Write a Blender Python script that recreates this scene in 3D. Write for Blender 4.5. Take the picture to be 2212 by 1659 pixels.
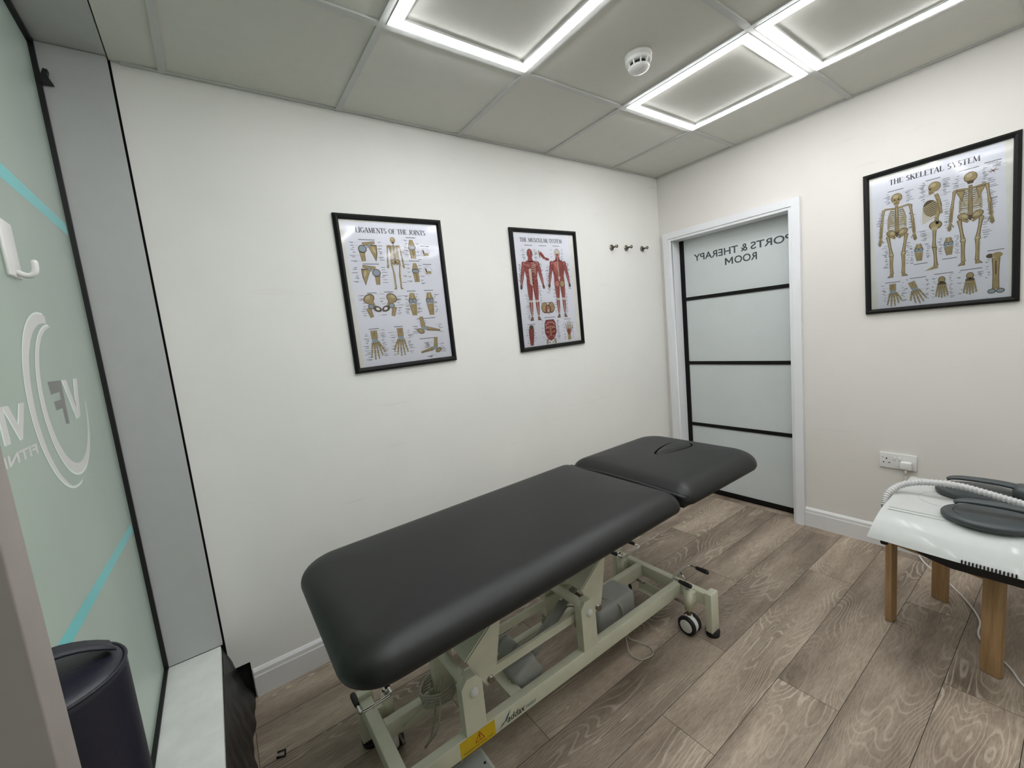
import bpy, bmesh, math, random
from mathutils import Vector, Matrix
random.seed(7)
for o in list(bpy.data.objects): bpy.data.objects.remove(o)
S = bpy.context.scene
COL = S.collection
PI = math.pi

# ---------------------------------------------------------------- camera
CAMP = Vector((-2.9108, -1.9933, 1.3893))
YAW, PITCH, ROLL, FPX = 0.6139, -0.1201, -0.0998, 908.47
def cam_axes():
    ca, sa = math.cos(YAW), math.sin(YAW)
    f = Vector((sa * math.cos(PITCH), ca * math.cos(PITCH), math.sin(PITCH)))
    r = Vector((ca, -sa, 0)); u = r.cross(f)
    return math.cos(ROLL) * r + math.sin(ROLL) * u, -math.sin(ROLL) * r + math.cos(ROLL) * u, f
r_, u_, f_ = cam_axes()
cd = bpy.data.cameras.new('camera'); cam = bpy.data.objects.new('camera', cd); COL.objects.link(cam)
M = Matrix((r_, u_, -f_)).transposed().to_4x4(); M.translation = CAMP
cam.matrix_world = M
cd.sensor_fit = 'HORIZONTAL'; cd.sensor_width = 36.0; cd.lens = FPX / 2212 * 36.0
cd.clip_start = 0.02; cd.clip_end = 60
S.camera = cam

# ---------------------------------------------------------------- world, exposure
w = bpy.data.worlds.new('world'); S.world = w; w.use_nodes = True
bg = w.node_tree.nodes['Background']
bg.inputs[0].default_value = (0.86, 0.95, 0.96, 1); bg.inputs[1].default_value = 1.5
vs = S.view_settings
vs.view_transform = 'Standard'; vs.look = 'None'; vs.gamma = 1.0; vs.exposure = 0.0
vs.use_curve_mapping = False
LED_STRENGTH = 37.0

H = 2.4263; TA = 0.4927; TB = 0.5795      # ceiling height, first ceiling bar offsets
YF = -3.35                                # wall behind the camera
XL = -3.035; XG = -3.215                  # room edge of the window bay, glass plane

# ---------------------------------------------------------------- materials
def srgb(c):
    return tuple((v / 12.92 if v <= 0.04045 else ((v + 0.055) / 1.055) ** 2.4) for v in [x / 255 for x in c]) + (1,)
def newmat(name):
    m = bpy.data.materials.new(name); m.use_nodes = True
    nt = m.node_tree; return m, nt, nt.nodes, nt.links, nt.nodes['Principled BSDF']
def noise_col(nt, c1, c2, scale, detail=3, rough=0.6, sc=(1, 1, 1), coord='Object'):
    n, l = nt.nodes, nt.links
    tc = n.new('ShaderNodeTexCoord'); mp = n.new('ShaderNodeMapping'); mp.inputs['Scale'].default_value = sc
    nz = n.new('ShaderNodeTexNoise'); nz.inputs['Scale'].default_value = scale; nz.inputs['Detail'].default_value = detail
    nz.inputs['Roughness'].default_value = rough
    cr = n.new('ShaderNodeValToRGB'); cr.color_ramp.elements[0].color = c1; cr.color_ramp.elements[1].color = c2
    cr.color_ramp.elements[0].position = 0.3; cr.color_ramp.elements[1].position = 0.7
    l.new(tc.outputs[coord], mp.inputs[0]); l.new(mp.outputs[0], nz.inputs[0]); l.new(nz.outputs[0], cr.inputs[0])
    return nz, cr
def mat(name, c, rough=0.5, metal=0.0, var=0.04, scale=20, bump=0.0, bscale=200, spec=0.5, coat=0.0):
    m, nt, n, l, p = newmat(name)
    b = srgb(c); a = tuple(x * (1 - var) for x in b[:3]) + (1,); d = tuple(min(1, x * (1 + var)) for x in b[:3]) + (1,)
    nz, cr = noise_col(nt, a, d, scale)
    l.new(cr.outputs[0], p.inputs['Base Color'])
    p.inputs['Roughness'].default_value = rough; p.inputs['Metallic'].default_value = metal
    p.inputs['Specular IOR Level'].default_value = spec
    p.inputs['Coat Weight'].default_value = coat
    if bump:
        bn = n.new('ShaderNodeTexNoise'); bn.inputs['Scale'].default_value = bscale; bn.inputs['Detail'].default_value = 2
        tc = n.new('ShaderNodeTexCoord'); l.new(tc.outputs['Object'], bn.inputs[0])
        bu = n.new('ShaderNodeBump'); bu.inputs['Strength'].default_value = bump; bu.inputs['Distance'].default_value = 0.002
        l.new(bn.outputs[0], bu.inputs['Height']); l.new(bu.outputs[0], p.inputs['Normal'])
    return m
def wall_mat(name, c):
    m, nt, n, l, p = newmat(name)
    b = srgb(c)
    nz, cr = noise_col(nt, tuple(x * 0.965 for x in b[:3]) + (1,), tuple(min(1, x * 1.02) for x in b[:3]) + (1,), 1.7, 5)
    # faint horizontal scuffs
    tc = n.new('ShaderNodeTexCoord'); mp = n.new('ShaderNodeMapping'); mp.inputs['Scale'].default_value = (1.3, 1.3, 14)
    mp.inputs['Rotation'].default_value = (0.05, 0.08, 0)
    s = n.new('ShaderNodeTexNoise'); s.inputs['Scale'].default_value = 2.2; s.inputs['Detail'].default_value = 6
    r = n.new('ShaderNodeValToRGB'); r.color_ramp.elements[0].position = 0.66; r.color_ramp.elements[1].position = 0.8
    r.color_ramp.elements[0].color = (1, 1, 1, 1); r.color_ramp.elements[1].color = (0.87, 0.86, 0.84, 1)
    mx = n.new('ShaderNodeMix'); mx.data_type = 'RGBA'; mx.blend_type = 'MULTIPLY'; mx.inputs[0].default_value = 0.6
    l.new(tc.outputs['Object'], mp.inputs[0]); l.new(mp.outputs[0], s.inputs[0]); l.new(s.outputs[0], r.inputs[0])
    l.new(cr.outputs[0], mx.inputs[6]); l.new(r.outputs[0], mx.inputs[7]); l.new(mx.outputs[2], p.inputs['Base Color'])
    p.inputs['Roughness'].default_value = 0.62; p.inputs['Specular IOR Level'].default_value = 0.3
    bn = n.new('ShaderNodeTexNoise'); bn.inputs['Scale'].default_value = 90; bn.inputs['Detail'].default_value = 3
    l.new(tc.outputs['Object'], bn.inputs[0])
    bu = n.new('ShaderNodeBump'); bu.inputs['Strength'].default_value = 0.12; bu.inputs['Distance'].default_value = 0.002
    l.new(bn.outputs[0], bu.inputs['Height']); l.new(bu.outputs[0], p.inputs['Normal'])
    return m
def floor_mat():
    m, nt, n, l, p = newmat('laminate_oak')
    at = n.new('ShaderNodeAttribute'); at.attribute_name = 'plank'
    tc = n.new('ShaderNodeTexCoord')
    sep = n.new('ShaderNodeSeparateColor'); l.new(at.outputs['Color'], sep.inputs[0])
    off = n.new('ShaderNodeVectorMath'); off.operation = 'SCALE'; off.inputs[3].default_value = 37.0
    l.new(at.outputs['Color'], off.inputs[0])
    add = n.new('ShaderNodeVectorMath'); add.operation = 'ADD'
    l.new(tc.outputs['Object'], add.inputs[0]); l.new(off.outputs[0], add.inputs[1])
    def mapn(sc):
        mp = n.new('ShaderNodeMapping'); mp.inputs['Scale'].default_value = sc; l.new(add.outputs[0], mp.inputs[0]); return mp
    # cathedral figure: contour lines of a stretched noise
    big = n.new('ShaderNodeTexNoise'); big.inputs['Scale'].default_value = 1.0; big.inputs['Detail'].default_value = 2.2
    big.inputs['Roughness'].default_value = 0.5; big.inputs['Distortion'].default_value = 0.25
    l.new(mapn((0.85, 5.0, 1)).outputs[0], big.inputs[0])
    mul = n.new('ShaderNodeMath'); mul.operation = 'MULTIPLY'; mul.inputs[1].default_value = 300.0
    jag = n.new('ShaderNodeTexNoise'); jag.inputs['Scale'].default_value = 1.0; jag.inputs['Detail'].default_value = 3
    l.new(mapn((22, 60, 1)).outputs[0], jag.inputs[0])
    jm = n.new('ShaderNodeMath'); jm.operation = 'MULTIPLY_ADD'; jm.inputs[1].default_value = 0.010; l.new(jag.outputs[0], jm.inputs[0]); l.new(big.outputs[0], jm.inputs[2])
    l.new(jm.outputs[0], mul.inputs[0])
    sn = n.new('ShaderNodeMath'); sn.operation = 'SINE'; l.new(mul.outputs[0], sn.inputs[0])
    rr = n.new('ShaderNodeMapRange'); rr.inputs[1].default_value = 0.5; rr.inputs[2].default_value = 1.0; l.new(sn.outputs[0], rr.inputs[0])
    # where the figure is strong
    msk = n.new('ShaderNodeTexNoise'); msk.inputs['Scale'].default_value = 1.0; msk.inputs['Detail'].default_value = 2
    l.new(mapn((1.6, 4.0, 1)).outputs[0], msk.inputs[0])
    mr = n.new('ShaderNodeMapRange'); mr.inputs[1].default_value = 0.46; mr.inputs[2].default_value = 0.68
    mr.inputs[3].default_value = 0.05; mr.inputs[4].default_value = 0.6; l.new(msk.outputs[0], mr.inputs[0])
    fine = n.new('ShaderNodeTexNoise'); fine.inputs['Scale'].default_value = 1.0; fine.inputs['Detail'].default_value = 5
    fine.inputs['Roughness'].default_value = 0.7; l.new(mapn((26, 210, 1)).outputs[0], fine.inputs[0])
    tone = n.new('ShaderNodeTexNoise'); tone.inputs['Scale'].default_value = 1.0; tone.inputs['Detail'].default_value = 3
    l.new(mapn((1.8, 9, 1)).outputs[0], tone.inputs[0])
    c0 = n.new('ShaderNodeValToRGB')
    c0.color_ramp.elements[0].position = 0.28; c0.color_ramp.elements[0].color = srgb((120, 106, 92))
    c0.color_ramp.elements[1].position = 0.72; c0.color_ramp.elements[1].color = srgb((182, 166, 149))
    l.new(tone.outputs[0], c0.inputs[0])
    fm = n.new('ShaderNodeMix'); fm.data_type = 'RGBA'; fm.blend_type = 'MULTIPLY'
    fr = n.new('ShaderNodeValToRGB'); fr.color_ramp.elements[0].position = 0.3; fr.color_ramp.elements[0].color = (0.52, 0.48, 0.44, 1)
    fr.color_ramp.elements[1].position = 0.6; fr.color_ramp.elements[1].color = (1, 1, 1, 1)
    l.new(fine.outputs[0], fr.inputs[0]); fm.inputs[0].default_value = 0.75
    l.new(c0.outputs[0], fm.inputs[6]); l.new(fr.outputs[0], fm.inputs[7])
    ml = n.new('ShaderNodeMath'); ml.operation = 'MULTIPLY'; l.new(rr.outputs[0], ml.inputs[0]); l.new(mr.outputs[0], ml.inputs[1])
    ln = n.new('ShaderNodeMix'); ln.data_type = 'RGBA'; l.new(ml.outputs[0], ln.inputs[0])
    l.new(fm.outputs[2], ln.inputs[6]); ln.inputs[7].default_value = srgb((212, 199, 180))
    hs = n.new('ShaderNodeHueSaturation'); l.new(ln.outputs[2], hs.inputs['Color'])
    vr = n.new('ShaderNodeMapRange'); vr.inputs[3].default_value = 0.9; vr.inputs[4].default_value = 1.1; l.new(sep.outputs[0], vr.inputs[0])
    l.new(vr.outputs[0], hs.inputs['Value']); l.new(hs.outputs[0], p.inputs['Base Color'])
    p.inputs['Roughness'].default_value = 0.5; p.inputs['Specular IOR Level'].default_value = 0.35
    bu = n.new('ShaderNodeBump'); bu.inputs['Strength'].default_value = 0.25; bu.inputs['Distance'].default_value = 0.001
    l.new(fine.outputs[0], bu.inputs['Height']); l.new(bu.outputs[0], p.inputs['Normal'])
    return m
def emit(name, c, s):
    m, nt, n, l, p = newmat(name)
    p.inputs['Base Color'].default_value = (1, 1, 1, 1)
    p.inputs['Emission Color'].default_value = c; p.inputs['Emission Strength'].default_value = s
    return m
def frosted(name, c, rough=0.35, trans=0.75):
    m, nt, n, l, p = newmat(name)
    n.remove(p)
    out = n['Material Output']
    tr = n.new('ShaderNodeBsdfTranslucent'); df = n.new('ShaderNodeBsdfDiffuse'); gl = n.new('ShaderNodeBsdfGlossy')
    nz, cr = noise_col(nt, tuple(x * 0.96 for x in srgb(c)[:3]) + (1,), tuple(min(1, x * 1.03) for x in srgb(c)[:3]) + (1,), 2.5, 4)
    l.new(cr.outputs[0], tr.inputs[0]); l.new(cr.outputs[0], df.inputs[0]); gl.inputs['Roughness'].default_value = rough
    gl.inputs['Color'].default_value = (1, 1, 1, 1)
    a = n.new('ShaderNodeMixShader'); a.inputs[0].default_value = trans; l.new(df.outputs[0], a.inputs[1]); l.new(tr.outputs[0], a.inputs[2])
    fr = n.new('ShaderNodeFresnel'); fr.inputs[0].default_value = 1.45
    b = n.new('ShaderNodeMixShader'); l.new(fr.outputs[0], b.inputs[0]); l.new(a.outputs[0], b.inputs[1]); l.new(gl.outputs[0], b.inputs[2])
    l.new(b.outputs[0], out.inputs[0])
    return m
def clear(name, rough=0.06):
    m, nt, n, l, p = newmat(name); n.remove(p); out = n['Material Output']
    t = n.new('ShaderNodeBsdfTransparent'); g = n.new('ShaderNodeBsdfGlossy'); g.inputs['Roughness'].default_value = rough
    fr = n.new('ShaderNodeFresnel'); fr.inputs[0].default_value = 1.4
    b = n.new('ShaderNodeMixShader'); l.new(fr.outputs[0], b.inputs[0]); l.new(t.outputs[0], b.inputs[1]); l.new(g.outputs[0], b.inputs[2])
    l.new(b.outputs[0], out.inputs[0]); return m

WALL = wall_mat('wall_paint_white', (232, 231, 226))
WALLR = wall_mat('wall_paint_warm_white', (221, 217, 211))
TILE = mat('ceiling_tile', (212, 211, 203), 0.8, var=0.015, bump=0.1, bscale=300)
BAR = mat('ceiling_bar', (196, 197, 193), 0.5, var=0.02)
VOID = mat('dark_void', (14, 14, 14), 0.9)
WHITE = mat('white_gloss_paint', (226, 227, 229), 0.35, var=0.02, scale=6)
SKIRT = mat('white_satin_paint', (222, 221, 220), 0.4, var=0.02, scale=6)
PANEL = mat('grey_powder_coat', (184, 185, 184), 0.42, metal=0.1, var=0.02, bump=0.05)
SILL = mat('pale_grey_sill', (228, 231, 226), 0.38, metal=0.0, var=0.07, scale=9)
PILL = mat('taupe_powder_coat', (140, 132, 127), 0.5, var=0.03)
BLACK = mat('black_gasket', (7, 7, 8), 0.5)
BLKMET = mat('black_metal', (7, 7, 7), 0.5, spec=0.25)
MEMB = mat('black_membrane', (13, 12, 12), 0.42, var=0.3, scale=30, bump=0.5, bscale=35)
VINYL = mat('charcoal_vinyl', (22, 23, 22), 0.45, var=0.03, bump=0.08, bscale=450, spec=0.4)
VINYLD = mat('dark_vinyl', (26, 26, 27), 0.55)
CREAM = mat('cream_enamel', (206, 205, 184), 0.38, var=0.05, scale=14, bump=0.12, bscale=260)
CHROME = mat('chrome', (205, 203, 198), 0.14, metal=1.0, var=0.01)
STEEL = mat('brushed_steel', (138, 132, 122), 0.32, metal=1.0, var=0.05)
BRASS = mat('dull_brass', (120, 104, 80), 0.35, metal=0.9)
RUBBER = mat('black_rubber', (14, 14, 15), 0.55)
PLWHITE = mat('white_plastic', (224, 223, 220), 0.35)
PLGREY = mat('grey_plastic', (152, 153, 148), 0.5, var=0.03)
CABLE = mat('grey_cable', (168, 164, 150), 0.5)
YELLOW = mat('yellow_label', (206, 172, 12), 0.5, var=0.06)
RED = mat('red_ink', (150, 32, 22), 0.5)
INK = mat('black_ink', (18, 18, 20), 0.5)
BLUE = mat('blue_ink', (42, 84, 120), 0.5)
TEAL = mat('teal_ink', (40, 96, 104), 0.5)
NAVY = mat('navy_vinyl', (20, 20, 34), 0.42, var=0.06, bump=0.15, bscale=150)
NAVYD = mat('navy_webbing', (24, 24, 34), 0.6)
WOOD = None
def wood():
    m, nt, n, l, p = newmat('birch_wood')
    nz, cr = noise_col(nt, srgb((150, 116, 78)), srgb((184, 150, 108)), 1.0, 5, 0.65, (60, 60, 4))
    l.new(cr.outputs[0], p.inputs['Base Color']); p.inputs['Roughness'].default_value = 0.45
    return m
WOOD = wood()
DEVICE = mat('pearl_white_gloss', (192, 194, 191), 0.42, var=0.015, bump=0.0, coat=0.12)
DEVGREY = mat('slate_plastic', (62, 68, 69), 0.45, var=0.05, bump=0.1)
HOSE = mat('hose_plastic', (196, 195, 194), 0.42)
FLOOR = floor_mat()
LED = emit('led_strip', (0.965, 0.98, 1.0, 1), LED_STRENGTH)
GLASS = frosted('frosted_window_glass', (198, 206, 197), 0.3, 0.8)
DGLASS = frosted('frosted_door_glass', (216, 222, 221), 0.25, 0.15)
CLEAR = clear('poster_glazing')
PAPER = mat('poster_paper', (238, 239, 247), 0.6, var=0.02, scale=8)
MOUNT = mat('poster_mount', (238, 237, 230), 0.6)
CYAN = frosted('cyan_vinyl', (86, 222, 228), 0.5, 0.4)
FILMW = frosted('pale_film', (226, 222, 220), 0.5, 0.25)
FILME = frosted('pale_film_edge', (240, 255, 246), 0.5, 0.2)
FILMD = frosted('grey_film', (74, 68, 72), 0.5, 0.1)
DLET = mat('dark_grey_lettering', (62, 68, 72), 0.5)
BONE = mat('bone_ink', (178, 158, 112), 0.6, var=0.12, scale=60)
BONED = mat('bone_shade_ink', (94, 76, 52), 0.6)
BONEL = mat('bone_light_ink', (206, 192, 152), 0.6)
LIG = mat('ligament_ink', (160, 172, 184), 0.6)
MUS = mat('muscle_ink', (158, 70, 66), 0.6, var=0.15, scale=90)
MUSD = mat('muscle_shade_ink', (96, 34, 34), 0.6)
MUSL = mat('muscle_light_ink', (196, 124, 112), 0.6)
TEND = mat('tendon_ink', (212, 206, 192), 0.6)
TXT = mat('caption_ink', (112, 110, 118), 0.6)
TITLE = mat('title_ink', (44, 42, 50), 0.6)

# ---------------------------------------------------------------- mesh builder
class MB:
    def __init__(s): s.v = []; s.f = []; s.m = []; s.sm = []
    def add(s, vs, fs, mi=0, smooth=False, mx=None):
        b = len(s.v)
        for v in vs:
            v = Vector(v); s.v.append(mx @ v if mx is not None else v)
        for f in fs: s.f.append([b + i for i in f]); s.m.append(mi); s.sm.append(smooth)
    def box(s, x0, x1, y0, y1, z0, z1, mi=0, mx=None, bev=0.0):
        x0, x1 = min(x0, x1), max(x0, x1); y0, y1 = min(y0, y1), max(y0, y1); z0, z1 = min(z0, z1), max(z0, z1)
        if bev <= 0:
            vs = [(x, y, z) for z in (z0, z1) for y in (y0, y1) for x in (x0, x1)]
            fs = [(0, 2, 3, 1), (4, 5, 7, 6), (0, 1, 5, 4), (2, 6, 7, 3), (0, 4, 6, 2), (1, 3, 7, 5)]
            s.add(vs, fs, mi, False, mx)
        else:
            bm = bmesh.new(); bmesh.ops.create_cube(bm, size=1)
            for v in bm.verts:
                v.co = Vector(((x0 + x1) / 2 + v.co.x * (x1 - x0), (y0 + y1) / 2 + v.co.y * (y1 - y0), (z0 + z1) / 2 + v.co.z * (z1 - z0)))
            bmesh.ops.bevel(bm, geom=bm.edges[:], offset=bev, segments=3, affect='EDGES', profile=0.5)
            bm.verts.index_update()
            s.add([v.co.copy() for v in bm.verts], [[v.index for v in f.verts] for f in bm.faces], mi, True, mx)
            bm.free()
    def obox(s, p, q, w, h, mi=0, up=(0, 0, 1), bev=0.0):
        p, q = Vector(p), Vector(q); d = q - p; L = d.length; x = d / L; upv = Vector(up)
        y = upv.cross(x).normalized(); z = x.cross(y)
        mx = Matrix((x, y, z)).transposed().to_4x4(); mx.translation = p
        s.box(0, L, -w / 2, w / 2, -h / 2, h / 2, mi, mx, bev)
    def prism(s, pts, d, mi=0, mx=None, smooth=False):
        n = len(pts); d = Vector(d); a = [Vector(p) for p in pts]; vs = a + [p + d for p in a]
        fs = [list(range(n))[::-1], list(range(n, 2 * n))] + [[i, (i + 1) % n, n + (i + 1) % n, n + i] for i in range(n)]
        s.add(vs, fs, mi, smooth, mx)
    def tube(s, pts, r, mi=0, seg=10, cap=True, closed=False, rf=None):
        pts = [Vector(p) for p in pts]; n = len(pts); rings = []
        t0 = (pts[1] - pts[0]).normalized(); ref = Vector((0, 0, 1)) if abs(t0.z) < 0.9 else Vector((1, 0, 0))
        nrm = t0.cross(ref).normalized(); vs = []
        for i, p in enumerate(pts):
            a = pts[max(i - 1, 0)]; b = pts[min(i + 1, n - 1)]; t = (b - a).normalized()
            nrm = (nrm - t * nrm.dot(t)).normalized(); bn = t.cross(nrm)
            rr = rf(i, n) if rf else r
            for k in range(seg):
                an = 2 * PI * k / seg; vs.append(p + (nrm * math.cos(an) + bn * math.sin(an)) * rr)
        fs = []
        for i in range(n - 1):
            for k in range(seg):
                k2 = (k + 1) % seg; fs.append([i * seg + k, i * seg + k2, (i + 1) * seg + k2, (i + 1) * seg + k])
        if cap: fs.append(list(range(seg))[::-1]); fs.append([(n - 1) * seg + k for k in range(seg)])
        s.add(vs, fs, mi, True)
    def cyl(s, p, q, r, mi=0, seg=20, r2=None):
        p, q = Vector(p), Vector(q); r2 = r if r2 is None else r2
        t = (q - p).normalized(); ref = Vector((0, 0, 1)) if abs(t.z) < 0.9 else Vector((1, 0, 0))
        a = t.cross(ref).normalized(); b = t.cross(a); vs = []
        for c, rr in ((p, r), (q, r2)):
            for k in range(seg):
                an = 2 * PI * k / seg; vs.append(c + (a * math.cos(an) + b * math.sin(an)) * rr)
        base = len(s.v)
        s.add(vs, [[k, (k + 1) % seg, seg + (k + 1) % seg, seg + k][::-1] for k in range(seg)], mi, True)
        s.add([vs[k] for k in range(seg)], [list(range(seg))], mi, False)
        s.add([vs[seg + k] for k in range(seg)], [list(range(seg))[::-1]], mi, False)
    def lathe(s, prof, c, axis=(0, 0, 1), mi=0, seg=32, smooth=True):
        t = Vector(axis).normalized(); ref = Vector((0, 0, 1)) if abs(t.z) < 0.9 else Vector((1, 0, 0))
        a = t.cross(ref).normalized(); b = t.cross(a); c = Vector(c); vs = []
        for (r, h) in prof:
            for k in range(seg):
                an = 2 * PI * k / seg; vs.append(c + t * h + (a * math.cos(an) + b * math.sin(an)) * max(r, 1e-5))
        fs = [[i * seg + k, i * seg + (k + 1) % seg, (i + 1) * seg + (k + 1) % seg, (i + 1) * seg + k] for i in range(len(prof) - 1) for k in range(seg)]
        s.add(vs, fs, mi, smooth)
    def sphere(s, c, r, mi=0, sc=(1, 1, 1), seg=16):
        prof = [(math.sin(PI * i / 10), -math.cos(PI * i / 10)) for i in range(11)]; vs = []
        for (rr, h) in prof:
            for k in range(seg):
                an = 2 * PI * k / seg
                vs.append((c[0] + r * sc[0] * rr * math.cos(an), c[1] + r * sc[1] * rr * math.sin(an), c[2] + r * sc[2] * h))
        s.add(vs, [[i * seg + k, i * seg + (k + 1) % seg, (i + 1) * seg + (k + 1) % seg, (i + 1) * seg + k] for i in range(10) for k in range(seg)], mi, True)
    def build(s, name, mats, parent=None, kind=None):
        me = bpy.data.meshes.new(name); me.from_pydata([tuple(v) for v in s.v], [], s.f)
        for m in (mats if isinstance(mats, (list, tuple)) else [mats]): me.materials.append(m)
        me.polygons.foreach_set('material_index', s.m); me.polygons.foreach_set('use_smooth', s.sm)
        bm = bmesh.new(); bm.from_mesh(me); bmesh.ops.remove_doubles(bm, verts=bm.verts, dist=1e-6)
        if getattr(s, 'fixn', True): bmesh.ops.recalc_face_normals(bm, faces=bm.faces)
        bm.to_mesh(me); bm.free(); me.update()
        o = bpy.data.objects.new(name, me); COL.objects.link(o)
        if parent is not None:
            o.parent = parent; o.matrix_parent_inverse = parent.matrix_basis.inverted()
        if kind: o['kind'] = kind
        return o
def thing(name, label, cat, loc=(0, 0, 0), group=None):
    o = bpy.data.objects.new(name, None); COL.objects.link(o); o.location = loc
    o.empty_display_size = 0.05; o['label'] = label; o['category'] = cat
    if group: o['group'] = group
    return o
def tag(o, label, cat, group=None):
    o['label'] = label; o['category'] = cat
    if group: o['group'] = group
    return o
def copy_tree(o, parent=None):
    c = o.copy(); COL.objects.link(c)
    if parent is not None:
        c.parent = parent; c.matrix_parent_inverse = o.matrix_parent_inverse.copy()
    for ch in [k for k in bpy.data.objects if k.parent == o]: copy_tree(ch, c)
    return c
def smooth_path(pts, n=8):
    P = [Vector(p) for p in pts]; out = []
    for i in range(len(P) - 1):
        p0 = P[max(i - 1, 0)]; p1 = P[i]; p2 = P[i + 1]; p3 = P[min(i + 2, len(P) - 1)]
        for k in range(n):
            t = k / n
            out.append(0.5 * ((2 * p1) + (p2 - p0) * t + (2 * p0 - 5 * p1 + 4 * p2 - p3) * t * t + (3 * p1 - p0 - 3 * p2 + p3) * t ** 3))
    out.append(P[-1]); return out
_txt = {}
def text_geo(body, shear=0.0, bold=0.0, spacing=1.0):
    key = (body, shear, bold, spacing)
    if key in _txt: return _txt[key]
    cu = bpy.data.curves.new('t', 'FONT'); cu.body = body; cu.align_x = 'CENTER'; cu.size = 1.0
    cu.shear = shear; cu.offset = bold; cu.space_character = spacing; cu.fill_mode = 'FRONT'; cu.resolution_u = 4
    ob = bpy.data.objects.new('t', cu); COL.objects.link(ob)
    dg = bpy.context.evaluated_depsgraph_get(); dg.update()
    me = bpy.data.meshes.new_from_object(ob.evaluated_get(dg))
    vs = [v.co.copy() for v in me.vertices]; fs = [list(p.vertices) for p in me.polygons]
    COL.objects.unlink(ob); bpy.data.objects.remove(ob); bpy.data.meshes.remove(me)
    x0 = min(v.x for v in vs); x1 = max(v.x for v in vs); y0 = min(v.y for v in vs); y1 = max(v.y for v in vs)
    vs = [((v.x - x0) / (x1 - x0), (v.y - y0) / (y1 - y0)) for v in vs]
    _txt[key] = (vs, fs); return vs, fs
def put_text(mb, body, x0, x1, y0, y1, z, mi=0, mx=None, mirror=False, depth=0.0, **k):
    vs, fs = text_geo(body, **k)
    f = (lambda u: 1 - u) if mirror else (lambda u: u)
    top = [(x0 + (x1 - x0) * f(u), y0 + (y1 - y0) * v, z + depth) for u, v in vs]
    mb.add(top, [q[::-1] for q in fs] if mirror else fs, mi, False, mx)

# ---------------------------------------------------------------- structure
def build_floor():
    mb = MB(); me_cols = []
    pitch = 0.1913; L = 1.285
    joints = {0: -0.41 - 0.0, 1: -0.589, 2: -1.058, 3: -0.88, 4: -1.368, 5: -0.52, 6: -1.355, 7: -0.51, 8: -0.966}
    rows = range(-1, 13)
    for k in rows:
        # row k spans Y from -0.184-0.1913k down to one pitch lower
        y1 = -0.184 - pitch * k; y0 = y1 - pitch
        y1c = min(y1, 0.0); y0c = max(y0, YF)
        if y1c <= y0c: continue
        j = joints.get(k, -0.3 - (k * 0.437) % L)
        xs = [j + L * i for i in range(-4, 4)]
        for i in range(len(xs) - 1):
            a, b = max(xs[i], XL + 0.0), min(xs[i + 1], 0.04)
            if b - a < 0.005: continue
            g = 0.0008
            col = (random.random(), random.random(), random.random(), 1)
            n0 = len(mb.f)
            mb.add([(a + g, y0c + g, 0), (b - g, y0c + g, 0), (b - g, y1c - g, 0), (a + g, y1c - g, 0)], [(0, 1, 2, 3)], 0)
            me_cols.append(col)
    mb.add([(0.041, -0.9, 0), (0.115, -0.9, 0), (0.115, -0.08, 0), (0.041, -0.08, 0)], [(0, 1, 2, 3)], 0); me_cols.append((0.4, 0.3, 0.9, 1))
    mb.add([(XL - 0.3, YF - 0.2, -0.004), (0.3, YF - 0.2, -0.004), (0.3, 0.2, -0.004), (XL - 0.3, 0.2, -0.004)], [(0, 1, 2, 3)], 1); me_cols.append((0, 0, 0, 1))
    mb.box(XL - 0.3, 0.3, YF - 0.2, 0.2, -0.06, -0.005, 1); me_cols += [(0, 0, 0, 1)] * 6
    mb.fixn = False
    o = mb.build('floor', [FLOOR, VOID], kind='structure')
    ca = o.data.color_attributes.new('plank', 'FLOAT_COLOR', 'CORNER')
    for p, c in zip(o.data.polygons, me_cols):
        for li in p.loop_indices: ca.data[li].color = c
    return o
build_floor()

def build_ceiling():
    mb = MB(); zt = H + 0.007; g = 0.006
    bx = [-TA - 0.6 * k for k in range(0, 5)]; by = [-TB - 0.6 * k for k in range(0, 4)]
    ex = [0 - g] + bx + [XL + 0.002]; ey = [0 - g] + by + [YF + g]
    hb = 0.012
    for i in range(len(ex) - 1):
        for j in range(len(ey) - 1):
            a = ex[i + 1] + (hb if i + 1 < len(ex) - 1 else 0.0); b = ex[i] - (hb if i > 0 else 0.0)
            c = ey[j + 1] + (hb if j + 1 < len(ey) - 1 else 0.0); d = ey[j] - (hb if j > 0 else 0.0)
            mb.box(a, b, c, d, zt, zt + 0.015, 0)
    for x in bx: mb.box(x - hb, x + hb, YF + g, -g, H, H + 0.0069, 1)
    for y in by:
        for i in range(len(ex) - 1):
            a = ex[i + 1] + (hb if i + 1 < len(ex) - 1 else 0.0); b = ex[i] - (hb if i > 0 else 0.0)
            mb.box(a, b, y - hb, y + hb, H + 0.0002, H + 0.0069, 1)
    # wall angle strip and dark shadow gap above it
    for (x0, x1, y0, y1) in ((XL + 0.03, -g, -0.016, -g), (-0.016, -g, YF + g, -g)):
        mb.box(x0, x1, y0, y1, H + 0.001, H + 0.0068, 1)
    mb.box(XG - 0.1, 0.3, YF - 0.2, 0.2, H + 0.06, H + 0.1, 2)
    mb.build('ceiling', [TILE, BAR, VOID], kind='structure')
build_ceiling()

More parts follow.
